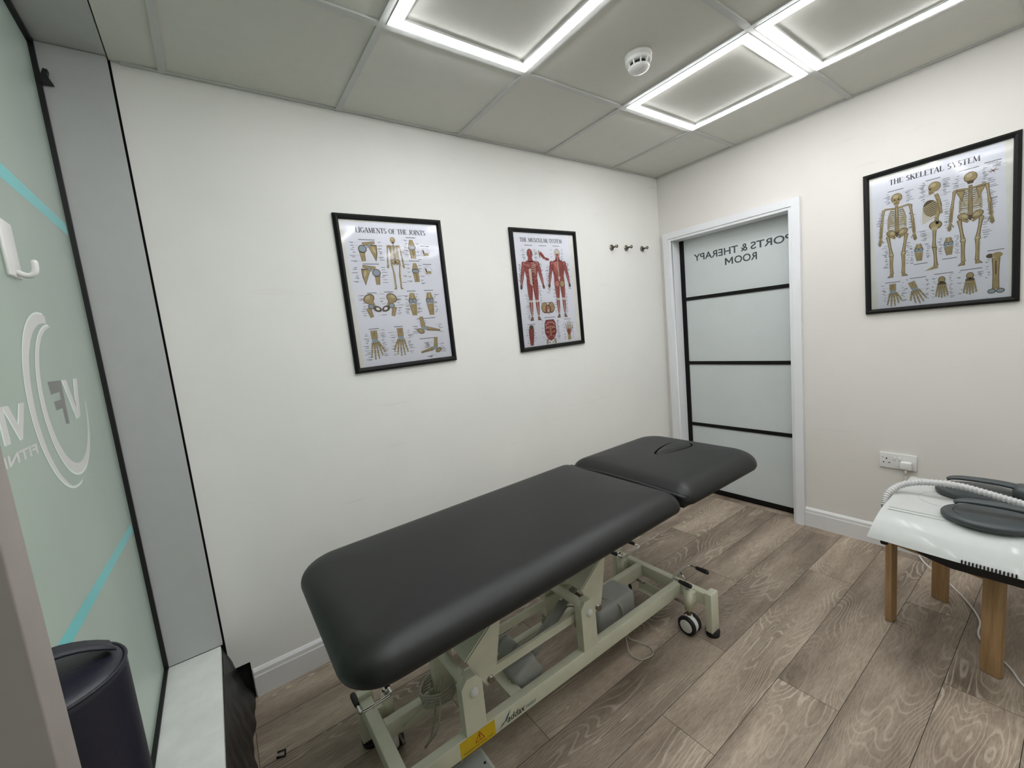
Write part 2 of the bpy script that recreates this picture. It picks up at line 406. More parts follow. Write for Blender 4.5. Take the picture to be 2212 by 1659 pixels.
mb = MB()
mb.box(-2.962, 0.0, 0.0, 0.12, 0, H + 0.06)
mb.box(XL + 0.005, -2.962, 0.0, 0.12, 0.155, H + 0.06)
mb.box(XG - 0.1, XL + 0.005, 0.012, 0.12, -0.01, H + 0.06, 1)
mb.box(XL - 0.01, -2.962, 0.02, 0.12, -0.01, 0.155, 1)
mb.build('wall_back', [WALL, VOID], kind='structure')
mb = MB()
YD0, YD1, ZD = -0.885, -0.104, 1.945       # visible door opening
mb.box(0.0, 0.085, YD1 + 0.0195, 0.12, 0, H + 0.06)
mb.box(0.0, 0.085, YF - 0.1, YD0 - 0.0195, 0, H + 0.06)
mb.box(0.0, 0.085, YD0 - 0.0195, YD1 + 0.0195, ZD + 0.0195, H + 0.06)
mb.box(0.135, 0.2, YF - 0.1, 0.12, -0.01, H + 0.06, 1)
mb.box(0.085, 0.135, 0.02, 0.12, -0.01, H + 0.06, 1)
mb.build('wall_right', [WALLR, VOID], kind='structure')
mb = MB(); mb.box(XG - 0.1, 0.2, YF - 0.12, YF, -0.01, H + 0.06)
mb.build('wall_front', WALL, kind='structure')
# raised bulkhead below the windows
mb = MB(); mb.box(XG - 0.1, XL - 0.012, YF, 0.0, -0.01, 0.268)
mb.build('wall_left', [WALL], kind='structure')

# door architrave and lining (white)
mb = MB()
ao = 0.062
for (y0, y1, z0, z1) in ((YD0 - ao, YD0, 0, ZD + ao), (YD1, YD1 + ao, 0, ZD + ao), (YD0, YD1, ZD, ZD + ao)):
    mb.box(-0.02, 0.0, y0, y1, z0, z1, 0, bev=0.002)
# thinner inner step of the architrave
st = 0.018
mb.box(-0.026, -0.0195, YD0 - ao, YD0 - st, 0.0, ZD + ao, 0)
mb.box(-0.026, -0.0195, YD1 + st, YD1 + ao, 0.0, ZD + ao, 0)
mb.box(-0.026, -0.0195, YD0 - st, YD1 + st, ZD + st, ZD + ao, 0)
mb.box(0.0003, 0.09, YD1, YD1 + 0.019, 0, ZD, 0)
mb.box(0.0003, 0.09, YD0 - 0.019, YD0, 0, ZD, 0)
mb.box(0.0003, 0.09, YD0 - 0.019, YD1 + 0.019, ZD + 0.0002, ZD + 0.019, 0)
mb.build('trim_1', WHITE, kind='structure')

# sliding frosted door
door = bpy.data.objects.new('door_1', None); COL.objects.link(door); door.location = (0.1, -0.55, 0); door['kind'] = 'structure'
mb = MB(); mb.box(0.1, 0.11, -0.96, -0.12, 0.03, 2.06); mb.build('glass_panel', DGLASS, door)
mb = MB()
mb.box(0.094, 0.116, -0.135, -0.098, 0.012, 2.06); mb.build('side_stile', BLKMET, door)
mb = MB(); mb.box(0.094, 0.116, -0.96, -0.135, 0.012, 0.042); mb.build('bottom_rail', BLKMET, door)
for z in (0.542, 1.024, 1.512):
    mb = MB(); mb.box(0.094, 0.116, -0.96, -0.135, z - 0.0125, z + 0.0125); mb.build('glazing_bar', BLKMET, door)
mb = MB()
mxd = Matrix(((0, 0, -1, 0.0995), (-1, 0, 0, 0), (0, 1, 0, 0), (0, 0, 0, 1)))   # local (u,v,n) -> world, u = -Y
LK = dict(bold=0.016)
put_text(mb, 'THERAPY', 0.212, 0.532, 1.780, 1.828, 0, 0, mxd, True, **LK)
put_text(mb, '&', 0.550, 0.594, 1.780, 1.828, 0, 0, mxd, True, **LK)
put_text(mb, 'SPORTS', 0.614, 0.900, 1.780, 1.828, 0, 0, mxd, True, **LK)
put_text(mb, 'ROO', 0.506, 0.653, 1.710, 1.759, 0, 0, mxd, True, **LK)
mb.add([(a, b, 0) for a, b in [(0.441, 1.711), (0.441, 1.758), (0.4505, 1.758), (0.469, 1.733), (0.4875, 1.758), (0.497, 1.758), (0.497, 1.711), (0.4865, 1.711), (0.4865, 1.741), (0.471, 1.7205), (0.467, 1.7205), (0.4515, 1.741), (0.4515, 1.711)][::-1]], [list(range(13))], 0, False, mxd)
mb.fixn = False
mb.build('lettering', DLET, door)['label'] = 'mirrored dark grey words on the frosted glass'

# skirting boards
def skirting(mb, p0, p1, inward):
    p0, p1, n = Vector(p0), Vector(p1), Vector(inward)
    prof = [(0, 0), (0.015, 0), (0.015, 0.088), (0.0135, 0.0905), (0.0125, 0.093), (0.0115, 0.108), (0.004, 0.118), (0, 0.12)]
    pts = [p0 + n * a + Vector((0, 0, b)) for a, b in prof]; mb.prism(pts, p1 - p0)
mb = MB(); skirting(mb, (-2.958, 0, 0), (0, 0, 0), (0, -1, 0)); mb.build('baseboard_back', SKIRT, kind='structure')
mb = MB(); skirting(mb, (0, YD0 - ao, 0), (0, YF, 0), (-1, 0, 0)); mb.build('baseboard_right', SKIRT, kind='structure')

# window bay: jamb panel, sill, soffit, pilaster
mb = MB()
mb.box(XG + 0.012, XL - 0.0035, -0.03, -0.012, 0.292, H + 0.004)
mb.box(XL - 0.0035, XL - 0.0015, -0.030, -0.008, 0.292, H, 0)
mb.build('trim_2', [PANEL], kind='structure')
mb = MB(); mb.box(XG - 0.02, XL - 0.008, -1.536, -0.0305, 0.27, 0.29, 0, bev=0.001)
mb.box(XG - 0.02, XL - 0.008, YF, -1.577, 0.27, 0.29, 0, bev=0.001)
mb.build('trim_3', SILL, kind='structure')
mb = MB(); mb.box(XG - 0.02, XL - 0.0015, YF, 0.0, H + 0.006, H + 0.02); mb.build('trim_4', [PANEL], kind='structure')
mb = MB(); mb.box(XG - 0.03, XL - 0.005, -1.576, -1.538, 0.0, H + 0.005, 0, bev=0.0015); mb.build('trim_5', [PILL], kind='structure')
# black membrane hanging from the sill edge to the floor
def membrane():
    mb = MB(); ny, nz = 90, 22; vs = []
    for i in range(ny + 1):
        y = -0.001 - i * (1.53 / ny)
        for j in range(nz + 1):
            t = j / nz; z = 0.268 * (1 - t) + 0.001
            lean = 0.052 * (t ** 1.25) + 0.028 * t * max(0, 1 + y * 4)
            rip = 0.006 * math.sin(y * 60 + t * 5) * t * (1 - 0.6 * t) + 0.004 * math.sin(y * 145 + 9 * t) * t * (1 - t) * 2 + 0.003 * math.sin(z * 70 + y * 30) * t
            vs.append((XL - 0.010 + 0.002 + lean + rip, y, z))
    fs = [[i * (nz + 1) + j, (i + 1) * (nz + 1) + j, (i + 1) * (nz + 1) + j + 1, i * (nz + 1) + j + 1] for i in range(ny) for j in range(nz)]
    mb.add(vs, fs, 0, True)
    o = mb.build('trim_6', MEMB, kind='structure')
    sd = o.modifiers.new('s', 'SOLIDIFY'); sd.thickness = 0.0015; sd.offset = -1
membrane()

# windows: frosted panes with gaskets and vinyl graphics
mxw = Matrix(((0, 0, 1, XG + 0.0004), (1, 0, 0, 0), (0, 1, 0, 0), (0, 0, 0, 1)))     # local (u=Y, v=Z, n=+X)
def window(name, ya, yb):
    wroot = bpy.data.objects.new(name, None); COL.objects.link(wroot); wroot.location = (XG, (ya + yb) / 2, 0.29); wroot['kind'] = 'structure'
    mb = MB(); mb.box(XG - 0.01, XG, ya, yb, 0.27, H + 0.006); mb.build('window_glass', GLASS, wroot)
    mb = MB(); g = 0.016
    mb.box(XG, XG + 0.013, yb - 0.03, yb, 0.29, H + 0.006)
    mb.box(XG, XG + 0.012, ya, ya + 0.02, 0.29, H + 0.006)
    mb.box(XG, XG + 0.012, ya, yb, 0.29, 0.297); mb.box(XG, XG + 0.012, ya, yb, H - 0.01, H + 0.006)
    mb.build('window_gasket', BLACK, wroot); return wroot
win = window('window_1', -1.538, -0.012)
mb = MB(); mb.prism([(XG + 0.013, -0.055, 2.300), (XG + 0.040, -0.055, 2.300), (XG + 0.030, -0.055, 2.322), (XG + 0.034, -0.055, 2.340), (XG + 0.024, -0.055, 2.342), (XG + 0.013, -0.055, 2.315)], (0, 0.02, 0)); mb.build('window_clip', BLACK, win)
window('window_2', YF, -1.576)
def arc_band(mb, cy, cz, r, wfun, a0, a1, mi, z, n=48):
    vs = []; 
    for i in range(n + 1):
        t = i / n; a = math.radians(a0 + (a1 - a0) * t); w_ = wfun(t)
        vs += [(cy + (r - w_) * math.cos(a), cz + (r - w_) * math.sin(a), z), (cy + r * math.cos(a), cz + r * math.sin(a), z)]
    mb.add(vs, [[2 * i, 2 * i + 1, 2 * i + 3, 2 * i + 2] for i in range(n)], mi, False, mxw)
mb = MB(); mb.fixn = False
mb.add([(-1.5, 1.862, 0), (-0.06, 1.872, 0), (-0.06, 1.836, 0), (-1.5, 1.822, 0)], [(0, 3, 2, 1)], 0, False, mxw)
mb.build('vinyl_stripe', CYAN, win)
mb = MB(); mb.fixn = False
mb.add([(-1.5, 0.930, 0), (-0.06, 0.868, 0), (-0.06, 0.838, 0), (-1.5, 0.895, 0)], [(0, 3, 2, 1)], 0, False, mxw)
mb.build('vinyl_stripe', CYAN, win)
mb = MB(); mb.fixn = False
arc_band(mb, -0.545, 1.335, 0.208, lambda t: 0.003 + 0.030 * math.sin(PI * min(1, 0.15 + t)) ** 0.8, 80, 285, 0, 0.0)
arc_band(mb, -0.545, 1.335, 0.211, lambda t: 0.0045, 85, 280, 1, 0.0002)
arc_band(mb, -0.495, 1.333, 0.186, lambda t: 0.004 + 0.026 * math.sin(PI * t) ** 0.8, 88, 358, 0, 0.0001)
arc_band(mb, -0.495, 1.333, 0.188, lambda t: 0.0045, 92, 355, 1, 0.0003)
mb.build('logo_ring', [FILMW, FILME], win)
mb = MB(); mb.fixn = False
def quad2(mb, pts, mi, z, mx):
    ar = sum(pts[i][0] * pts[(i + 1) % len(pts)][1] - pts[(i + 1) % len(pts)][0] * pts[i][1] for i in range(len(pts)))
    if ar < 0: pts = pts[::-1]
    mb.add([(a, b, z) for a, b in pts], [list(range(len(pts)))], mi, False, mx)
# mirrored F (dark) and V (pale)
quad2(mb, [(-0.604, 1.384), (-0.500, 1.384), (-0.508, 1.276), (-0.536, 1.278), (-0.533, 1.318), (-0.586, 1.316), (-0.588, 1.337), (-0.532, 1.338), (-0.531, 1.357), (-0.600, 1.354)], 1, 0.0002, mxw)
quad2(mb, [(-0.498, 1.384), (-0.455, 1.384), (-0.400, 1.282), (-0.430, 1.280)], 0, 0.0002, mxw)
quad2(mb, [(-0.385, 1.384), (-0.345, 1.384), (-0.395, 1.282), (-0.422, 1.286)], 0, 0.00025, mxw)
quad2(mb, [(-0.498, 1.384), (-0.486, 1.384), (-0.430, 1.281), (-0.440, 1.280)], 2, 0.0003, mxw)
quad2(mb, [(-0.388, 1.384), (-0.378, 1.384), (-0.410, 1.318), (-0.414, 1.330)], 2, 0.0003, mxw)
mb.build('logo_monogram', [FILMW, FILMD, FILME], win)
mb = MB(); mb.fixn = False
put_text(mb, 'VI', -0.905, -0.775, 1.283, 1.350, 0.0001, 0, mxw, True, bold=0.03)
put_text(mb, 'VI', -0.911, -0.781, 1.283, 1.350, 0.0, 1, mxw, True, bold=0.03)
put_text(mb, 'FITNESS', -1.02, -0.762, 1.246, 1.266, 0.0001, 0, mxw, True, bold=0.02)
mb.build('window_lettering', [FILMW, FILME], win)

# ---------------------------------------------------------------- LED ceiling lights
def make_led(cx, cy):
    t = thing('ceiling_light', '', 'light', (cx, cy, H), 'square LED frame lights in the ceiling')
    def ring(mb, o, i, z0, z1, mi=0, split=None):
        for (x0, x1, y0, y1) in ((-o, o, i, o), (-o, o, -o, -i), (-o, -i, -i, i), (i, o, -i, i)):
            mb.box(cx + x0, cx + x1, cy + y0, cy + y1, z0, z1, mi)
    mb = MB(); ring(mb, 0.287, 0.279, H - 0.002, H + 0.0069); mb.build('outer_frame', WHITE, t)
    mb = MB(); ring(mb, 0.2785, 0.2505, H - 0.007, H + 0.0065); mb.build('led_strip', LED, t)
    mb = MB(); ring(mb, 0.250, 0.244, H - 0.002, H + 0.0068); mb.build('inner_frame', BAR, t)
    return t
cX = lambda k: -TA - 0.6 * k - 0.3
cY = lambda k: -TB - 0.6 * k - 0.3
led = make_led(cX(0), cY(0)); led['label'] = 'square LED frame light nearest the door corner, the only one fully in view'
for (i, j, lab) in ((1, 0, None), ):
    pass
l2 = copy_tree(led); l2.location = (cX(2 - 1) , cY(0), H)
l2.location = (cX(1), cY(0), H)
l2['label'] = 'square LED frame light left of the smoke alarm, nearest the window'
l3 = copy_tree(led); l3.location = (cX(0), cY(1), H)
l3['label'] = 'square LED frame light cut off by the top right of the photo'
# the tile between bar 1.2 and 1.8 from the corner carries the left light
l2.location = (-TA - 1.2 - 0.3, cY(0), H)

for (x_, y_, lab) in ((-TA - 1.5, cY(2), 'added unseen LED frame light behind the camera position, evening the room light'), (cX(0), cY(3), 'added unseen LED frame light over the stool side, behind the camera'), (-TA - 2.1, cY(1), 'added unseen LED frame light above the camera beside the window')):
    fill_led = copy_tree(led); fill_led.location = (x_, y_, H); fill_led['label'] = lab  # extra lights added out of view to even out the room light

# ---------------------------------------------------------------- smoke alarm
c = Vector((-1.352, -0.875, H + 0.007))
t = thing('smoke_alarm', 'round white smoke alarm with dark vents on the ceiling between the lights', 'smoke alarm', c)
mb = MB(); mb.lathe([(0, 0), (0.052, 0), (0.053, -0.006), (0.052, -0.014), (0.05, -0.016)], c); mb.build('mounting_base', PLWHITE, t)
mb = MB(); mb.lathe([(0.0498, -0.016), (0.051, -0.02), (0.0505, -0.028), (0.047, -0.032), (0.03, -0.0325)], c)
mb.lathe([(0.03, -0.046), (0.041, -0.0465), (0.0415, -0.050), (0.038, -0.056), (0.028, -0.062), (0.014, -0.0655), (0, -0.066)], c)
for k in range(10):
    a = 2 * PI * k / 10 + 0.2
    p = c + Vector((math.cos(a) * 0.0445, math.sin(a) * 0.0445, -0.031)); q = c + Vector((math.cos(a) * 0.0385, math.sin(a) * 0.0385, -0.049))
    mb.obox(p, q, 0.006, 0.005, 0, up=(-math.sin(a), math.cos(a), 0))
mb.build('sensor_cover', PLWHITE, t)
mb = MB(); mb.lathe([(0.033, -0.030), (0.033, -0.049)], c); mb.build('vent_core', BLACK, t)

# ---------------------------------------------------------------- coat hooks
def make_hook(x, z):
    t = thing('coat_hook', '', 'hook', (x, 0, z), 'steel coat hooks on the back wall')
    c = Vector((x, 0, z))
    mb = MB(); mb.lathe([(0, -0.002), (0.0195, -0.002), (0.0205, 0.0), (0.0205, 0.003), (0.0195, 0.005), (0, 0.005)][::-1], c, (0, -1, 0)); mb.build('wall_plate', STEEL, t)
    mb = MB(); mb.lathe([(0.0, 0.004), (0.0065, 0.004), (0.0065, 0.036), (0.0075, 0.040), (0.011, 0.043), (0.0115, 0.048), (0.0105, 0.051), (0, 0.0515)], c, (0, -1, 0)); mb.build('peg', STEEL, t)
    return t
h1 = make_hook(-0.556, 1.903); h1['label'] = 'steel peg hook nearest the muscular system poster, leftmost of three'
h2 = copy_tree(h1); h2.location = (-0.402, 0, 1.905); h2['label'] = 'middle steel peg hook of the three on the back wall'
h3 = copy_tree(h1); h3.location = (-0.223, 0, 1.905); h3['label'] = 'steel peg hook nearest the door corner, rightmost of three'

# ---------------------------------------------------------------- posters
class Canvas:
    def __init__(s): s.mb = MB(); s.mb.fixn = False
    def poly(s, pts, mi, L): s.mb.add([(x, y, L * 0.00012) for x, y in pts], [list(range(len(pts)))], mi)
    def ell(s, cx, cy, rx, ry, mi, L, rot=0, n=18, a0=0, a1=360):
        c, d = math.cos(rot), math.sin(rot); P = []
        for i in range(n):
            a = math.radians(a0 + (a1 - a0) * i / (n if a1 - a0 == 360 else n - 1)); x, y = rx * math.cos(a), ry * math.sin(a)
            P.append((cx + x * c - y * d, cy + x * d + y * c))
        s.poly(P, mi, L)
    def line(s, p, q, w0, mi, L, w1=None):
        w1 = w0 if w1 is None else w1; dx, dy = q[0] - p[0], q[1] - p[1]; l = math.hypot(dx, dy) or 1e-6; nx, ny = -dy / l, dx / l
        s.poly([(p[0] + nx * w0 / 2, p[1] + ny * w0 / 2), (p[0] - nx * w0 / 2, p[1] - ny * w0 / 2), (q[0] - nx * w1 / 2, q[1] - ny * w1 / 2), (q[0] + nx * w1 / 2, q[1] + ny * w1 / 2)], mi, L)
    def path(s, pts, w, mi, L):
        for a, b in zip(pts, pts[1:]): s.line(a, b, w, mi, L)
    def limb(s, p, q, w0, w1, mi, L, dark=None, o=0.0014, bulge=1.0):
        # tapered bone or muscle with round ends, shaded outline beneath
        def shape(e, m, LL):
            dx, dy = q[0] - p[0], q[1] - p[1]; l = math.hypot(dx, dy) or 1e-6; ux, uy = dx / l, dy / l; nx, ny = -uy, ux; P = []
            N = 8
            for sgn in (1, -1):
                rng = range(N + 1) if sgn == 1 else range(N, -1, -1)
                for i in rng:
                    t_ = i / N; w_ = (w0 + (w1 - w0) * t_) / 2 * (1 + (bulge - 1) * math.sin(PI * t_)) + e
                    P.append((p[0] + ux * (l * t_) + nx * w_ * sgn, p[1] + uy * (l * t_) + ny * w_ * sgn))
            s.poly(P, m, LL)
        if dark is not None: shape(o, dark, L - 1)
        shape(0, mi, L)
MI = dict(paper=0, bone=1, bd=2, bl=3, lig=4, mus=5, md=6, ml=7, ten=8, txt=9, title=10, mount=11)
PMATS = [PAPER, BONE, BONED, BONEL, LIG, MUS, MUSD, MUSL, TEND, TXT, TITLE, MOUNT]
def bone(C, p, q, w, L=4, knob=1.5):
    C.limb(p, q, w * 1.15, w * 1.05, MI['bone'], L, MI['bd'], w * 0.22, 0.62)
    for e in (p, q):
        C.ell(e[0], e[1], w * 0.5 * knob * 1.25, w * 0.42 * knob * 1.2, MI['bd'], L - 1, n=10)
        C.ell(e[0], e[1], w * 0.5 * knob, w * 0.42 * knob, MI['bone'], L + 0.3, n=10)
    C.line((p[0] - w * 0.12, p[1]), (q[0] - w * 0.12, q[1]), w * 0.22, MI['bl'], L + 1)
def hand(C, x, y, s, dirn=-1, rot=0.0, mi='bone', fan=1.0):
    c, d = math.cos(rot), math.sin(rot)
    def T(a, b): return (x + (a * c - b * d) * s, y + (a * d + b * c) * s)
    m = MI[mi]
    C.limb(T(-0.07, 0.55), T(-0.05, 0.2), 0.10 * s, 0.12 * s, m, 4, MI['bd'], 0.012 * s)
    C.limb(T(0.07, 0.55), T(0.05, 0.2), 0.09 * s, 0.12 * s, m, 4, MI['bd'], 0.012 * s)
    C.ell(*T(0, 0.14), 0.13 * s, 0.08 * s, MI['lig'], 5, rot)
    for k in range(4):
        a = (-0.11 + 0.075 * k); tip = a * 2.0 * fan
        L_ = (0.60, 0.68, 0.66, 0.54)[k]
        for (t0, t1, w_) in ((0.0, 0.42, 0.05), (0.44, 0.70, 0.042), (0.72, 0.86, 0.036), (0.88, 1.0, 0.03)):
            p = T(a + (tip - a) * t0, 0.08 - L_ * t0); q = T(a + (tip - a) * t1, 0.08 - L_ * t1)
            C.limb(p, q, w_ * s * 1.2, w_ * s, m, 4, MI['bd'], 0.010 * s)
    for (p, q) in (((0.12, 0.10), (0.24, -0.10)), ((0.245, -0.11), (0.31, -0.25)), ((0.315, -0.26), (0.34, -0.34))):
        C.limb(T(dirn * -p[0], p[1]), T(dirn * -q[0], q[1]), 0.055 * s, 0.045 * s, m, 4, MI['bd'], 0.010 * s)
def skull(C, x, y, s, kind='front'):
    C.ell(x, y + 0.02 * s, 0.052 * s, 0.056 * s, MI['bd'], 3)
    C.ell(x, y + 0.022 * s, 0.047 * s, 0.051 * s, MI['bone'], 4)
    C.ell(x - 0.008 * s, y + 0.038 * s, 0.024 * s, 0.02 * s, MI['bl'], 5)
    if kind == 'front':
        C.poly([(x - 0.034 * s, y - 0.01 * s), (x + 0.034 * s, y - 0.01 * s), (x + 0.022 * s, y - 0.062 * s), (x - 0.022 * s, y - 0.062 * s)], MI['bone'], 4.3)
        C.ell(x - 0.018 * s, y + 0.0 * s, 0.011 * s, 0.010 * s, MI['bd'], 6); C.ell(x + 0.018 * s, y, 0.011 * s, 0.010 * s, MI['bd'], 6)
        C.poly([(x - 0.005 * s, y - 0.022 * s), (x + 0.005 * s, y - 0.022 * s), (x, y - 0.01 * s)], MI['bd'], 6)
        C.line((x - 0.02 * s, y - 0.042 * s), (x + 0.02 * s, y - 0.042 * s), 0.006 * s, MI['bd'], 6)
    elif kind == 'back':
        C.poly([(x - 0.03 * s, y - 0.015 * s), (x + 0.03 * s, y - 0.015 * s), (x + 0.02 * s, y - 0.05 * s), (x - 0.02 * s, y - 0.05 * s)], MI['bd'], 4.3)
    else:
        C.ell(x - 0.018 * s, y - 0.01 * s, 0.03 * s, 0.04 * s, MI['bone'], 4.2)
        C.poly([(x - 0.05 * s, y - 0.02 * s), (x - 0.005 * s, y - 0.018 * s), (x + 0.0, y - 0.052 * s), (x - 0.044 * s, y - 0.066 * s)], MI['bone'], 4.4)
        C.ell(x - 0.036 * s, y + 0.0, 0.01 * s, 0.012 * s, MI['bd'], 6)
        C.line((x - 0.05 * s, y - 0.043 * s), (x - 0.018 * s, y - 0.038 * s), 0.006 * s, MI['bd'], 6)
def skeleton(C, x, top, bot, kind='front', lean=0.0):
    s = top - bot; Y = lambda v: bot + v * s; X = lambda v: x + v * s
    b = MI
    skull(C, X(0.0), Y(0.925), s, kind)
    if kind == 'side':
        pts = [(0.012, 0.86), (0.03, 0.80), (0.045, 0.72), (0.03, 0.64), (0.015, 0.58), (0.025, 0.52)]
        for p, q in zip(pts, pts[1:]): C.limb((X(p[0]), Y(p[1])), (X(q[0]), Y(q[1])), 0.026 * s, 0.026 * s, b['bone'], 4, b['bd'], 0.004 * s)
        C.ell(X(-0.03), Y(0.71), 0.066 * s, 0.098 * s, b['bd'], 2, 0.2)
        for i in range(9):
            y0 = 0.79 - 0.022 * i
            C.path([(X(0.045 - 0.003 * i), Y(y0)), (X(-0.03), Y(y0 - 0.022)), (X(-0.098 - 0.008 * math.sin(i / 3)), Y(y0 - 0.062))], 0.0095 * s, b['bl'], 5)
        C.limb((X(0.035), Y(0.80)), (X(0.055), Y(0.63)), 0.02 * s, 0.016 * s, b['bone'], 6, b['bd'], 0.004 * s)
        C.ell(X(0.008), Y(0.51), 0.055 * s, 0.05 * s, b['bd'], 3); C.ell(X(0.008), Y(0.512), 0.046 * s, 0.042 * s, b['bone'], 4)
        C.ell(X(0.0), Y(0.47), 0.03 * s, 0.025 * s, b['bl'], 5)
        bone(C, (X(0.0), Y(0.46)), (X(-0.005), Y(0.27)), 0.024 * s); bone(C, (X(0.0), Y(0.25)), (X(0.01), Y(0.055)), 0.024 * s)
        C.poly([(X(0.025), Y(0.05)), (X(0.03), Y(0.015)), (X(-0.09), Y(0.0)), (X(-0.01), Y(0.045))], b['bone'], 5); return
    # spine
    C.limb((X(0), Y(0.86)), (X(0), Y(0.53)), 0.020 * s, 0.034 * s, b['bone'], 4, b['bd'], 0.004 * s)
    for i in range(16): C.line((X(-0.013), Y(0.855 - 0.02 * i)), (X(0.013), Y(0.855 - 0.02 * i)), 0.0035 * s, b['bd'], 5)
    for sg in (-1, 1):
        for i in range(10):
            y0 = 0.815 - 0.0215 * i; wd = 0.045 + 0.042 * math.sin(min(1, (i + 1.5) / 7) * PI / 2)
            dr = 0.02 + 0.002 * i
            P = [(X(sg * 0.008), Y(y0)), (X(sg * wd * 0.75), Y(y0 + 0.004)), (X(sg * wd), Y(y0 - dr * 0.6)), (X(sg * wd * 0.8), Y(y0 - dr * 1.1)), (X(sg * 0.022), Y(y0 - dr * (0.8 if i < 7 else 1.1)))]
            C.path(P, 0.0105 * s, b['bd'], 2); C.path(P, 0.0072 * s, b['bl'], 3)
        C.limb((X(0.008 * sg), Y(0.825)), (X(sg * 0.115), Y(0.84)), 0.011 * s, 0.014 * s, b['bone'], 5, b['bd'], 0.003 * s)
        if kind == 'back':
            C.poly([(X(sg * 0.04), Y(0.82)), (X(sg * 0.115), Y(0.83)), (X(sg * 0.062), Y(0.70))], b['bd'], 4); C.poly([(X(sg * 0.046), Y(0.815)), (X(sg * 0.108), Y(0.823)), (X(sg * 0.063), Y(0.712))], b['bone'], 5)
        bone(C, (X(sg * 0.122), Y(0.825)), (X(sg * 0.142), Y(0.655)), 0.019 * s)
        C.limb((X(sg * 0.137), Y(0.645)), (X(sg * 0.146), Y(0.50)), 0.011 * s, 0.009 * s, b['bone'], 4, b['bd'], 0.003 * s)
        C.limb((X(sg * 0.150), Y(0.645)), (X(sg * 0.160), Y(0.50)), 0.009 * s, 0.010 * s, b['bone'], 4, b['bd'], 0.003 * s)
        C.ell(X(sg * 0.155), Y(0.487), 0.014 * s, 0.014 * s, b['bone'], 4)
        for k in range(4): C.limb((X(sg * (0.147 + 0.006 * k)), Y(0.477)), (X(sg * (0.150 + 0.009 * k)), Y(0.40 + 0.012 * abs(k - 1.5))), 0.006 * s, 0.004 * s, b['bone'], 4, b['bd'], 0.002 * s)
        C.line((X(sg * 0.143), Y(0.477)), (X(sg * 0.128), Y(0.44)), 0.006 * s, b['bd'], 4)
        # pelvis
        C.ell(X(sg * 0.052), Y(0.535), 0.052 * s, 0.038 * s, b['bd'], 3, sg * 0.6); C.ell(X(sg * 0.053), Y(0.537), 0.044 * s, 0.031 * s, b['bone'], 4, sg * 0.6)
        C.ell(X(sg * 0.045), Y(0.54), 0.022 * s, 0.016 * s, b['bl'], 5, sg * 0.6)
        C.limb((X(sg * 0.062), Y(0.505)), (X(sg * 0.014), Y(0.472)), 0.018 * s, 0.016 * s, b['bone'], 5, b['bd'], 0.004 * s)
        bone(C, (X(sg * 0.083), Y(0.495)), (X(sg * 0.056), Y(0.29)), 0.024 * s)
        C.ell(X(sg * 0.056), Y(0.275), 0.024 * s, 0.016 * s, b['bd'], 3); C.ell(X(sg * 0.055), Y(0.28), 0.019 * s, 0.013 * s, b['bl'], 6)
        bone(C, (X(sg * 0.053), Y(0.255)), (X(sg * 0.052), Y(0.055)), 0.021 * s)
        C.limb((X(sg * 0.068), Y(0.245)), (X(sg * 0.064), Y(0.05)), 0.007 * s, 0.008 * s, b['bone'], 4, b['bd'], 0.002 * s)
        C.poly([(X(sg * 0.040), Y(0.045)), (X(sg * 0.066), Y(0.045)), (X(sg * 0.098), Y(0.004)), (X(sg * 0.038), Y(0.006))], b['bd'], 4)
        C.poly([(X(sg * 0.044), Y(0.040)), (X(sg * 0.064), Y(0.042)), (X(sg * 0.088), Y(0.009)), (X(sg * 0.042), Y(0.011))], b['bone'], 5)
    C.poly([(X(-0.02), Y(0.545)), (X(0.02), Y(0.545)), (X(0.006), Y(0.485)), (X(-0.006), Y(0.485))], b['bd'], 5)
    if kind == 'front': C.limb((X(0), Y(0.82)), (X(0), Y(0.72)), 0.012 * s, 0.009 * s, b['bl'], 6, b['bd'], 0.003 * s)
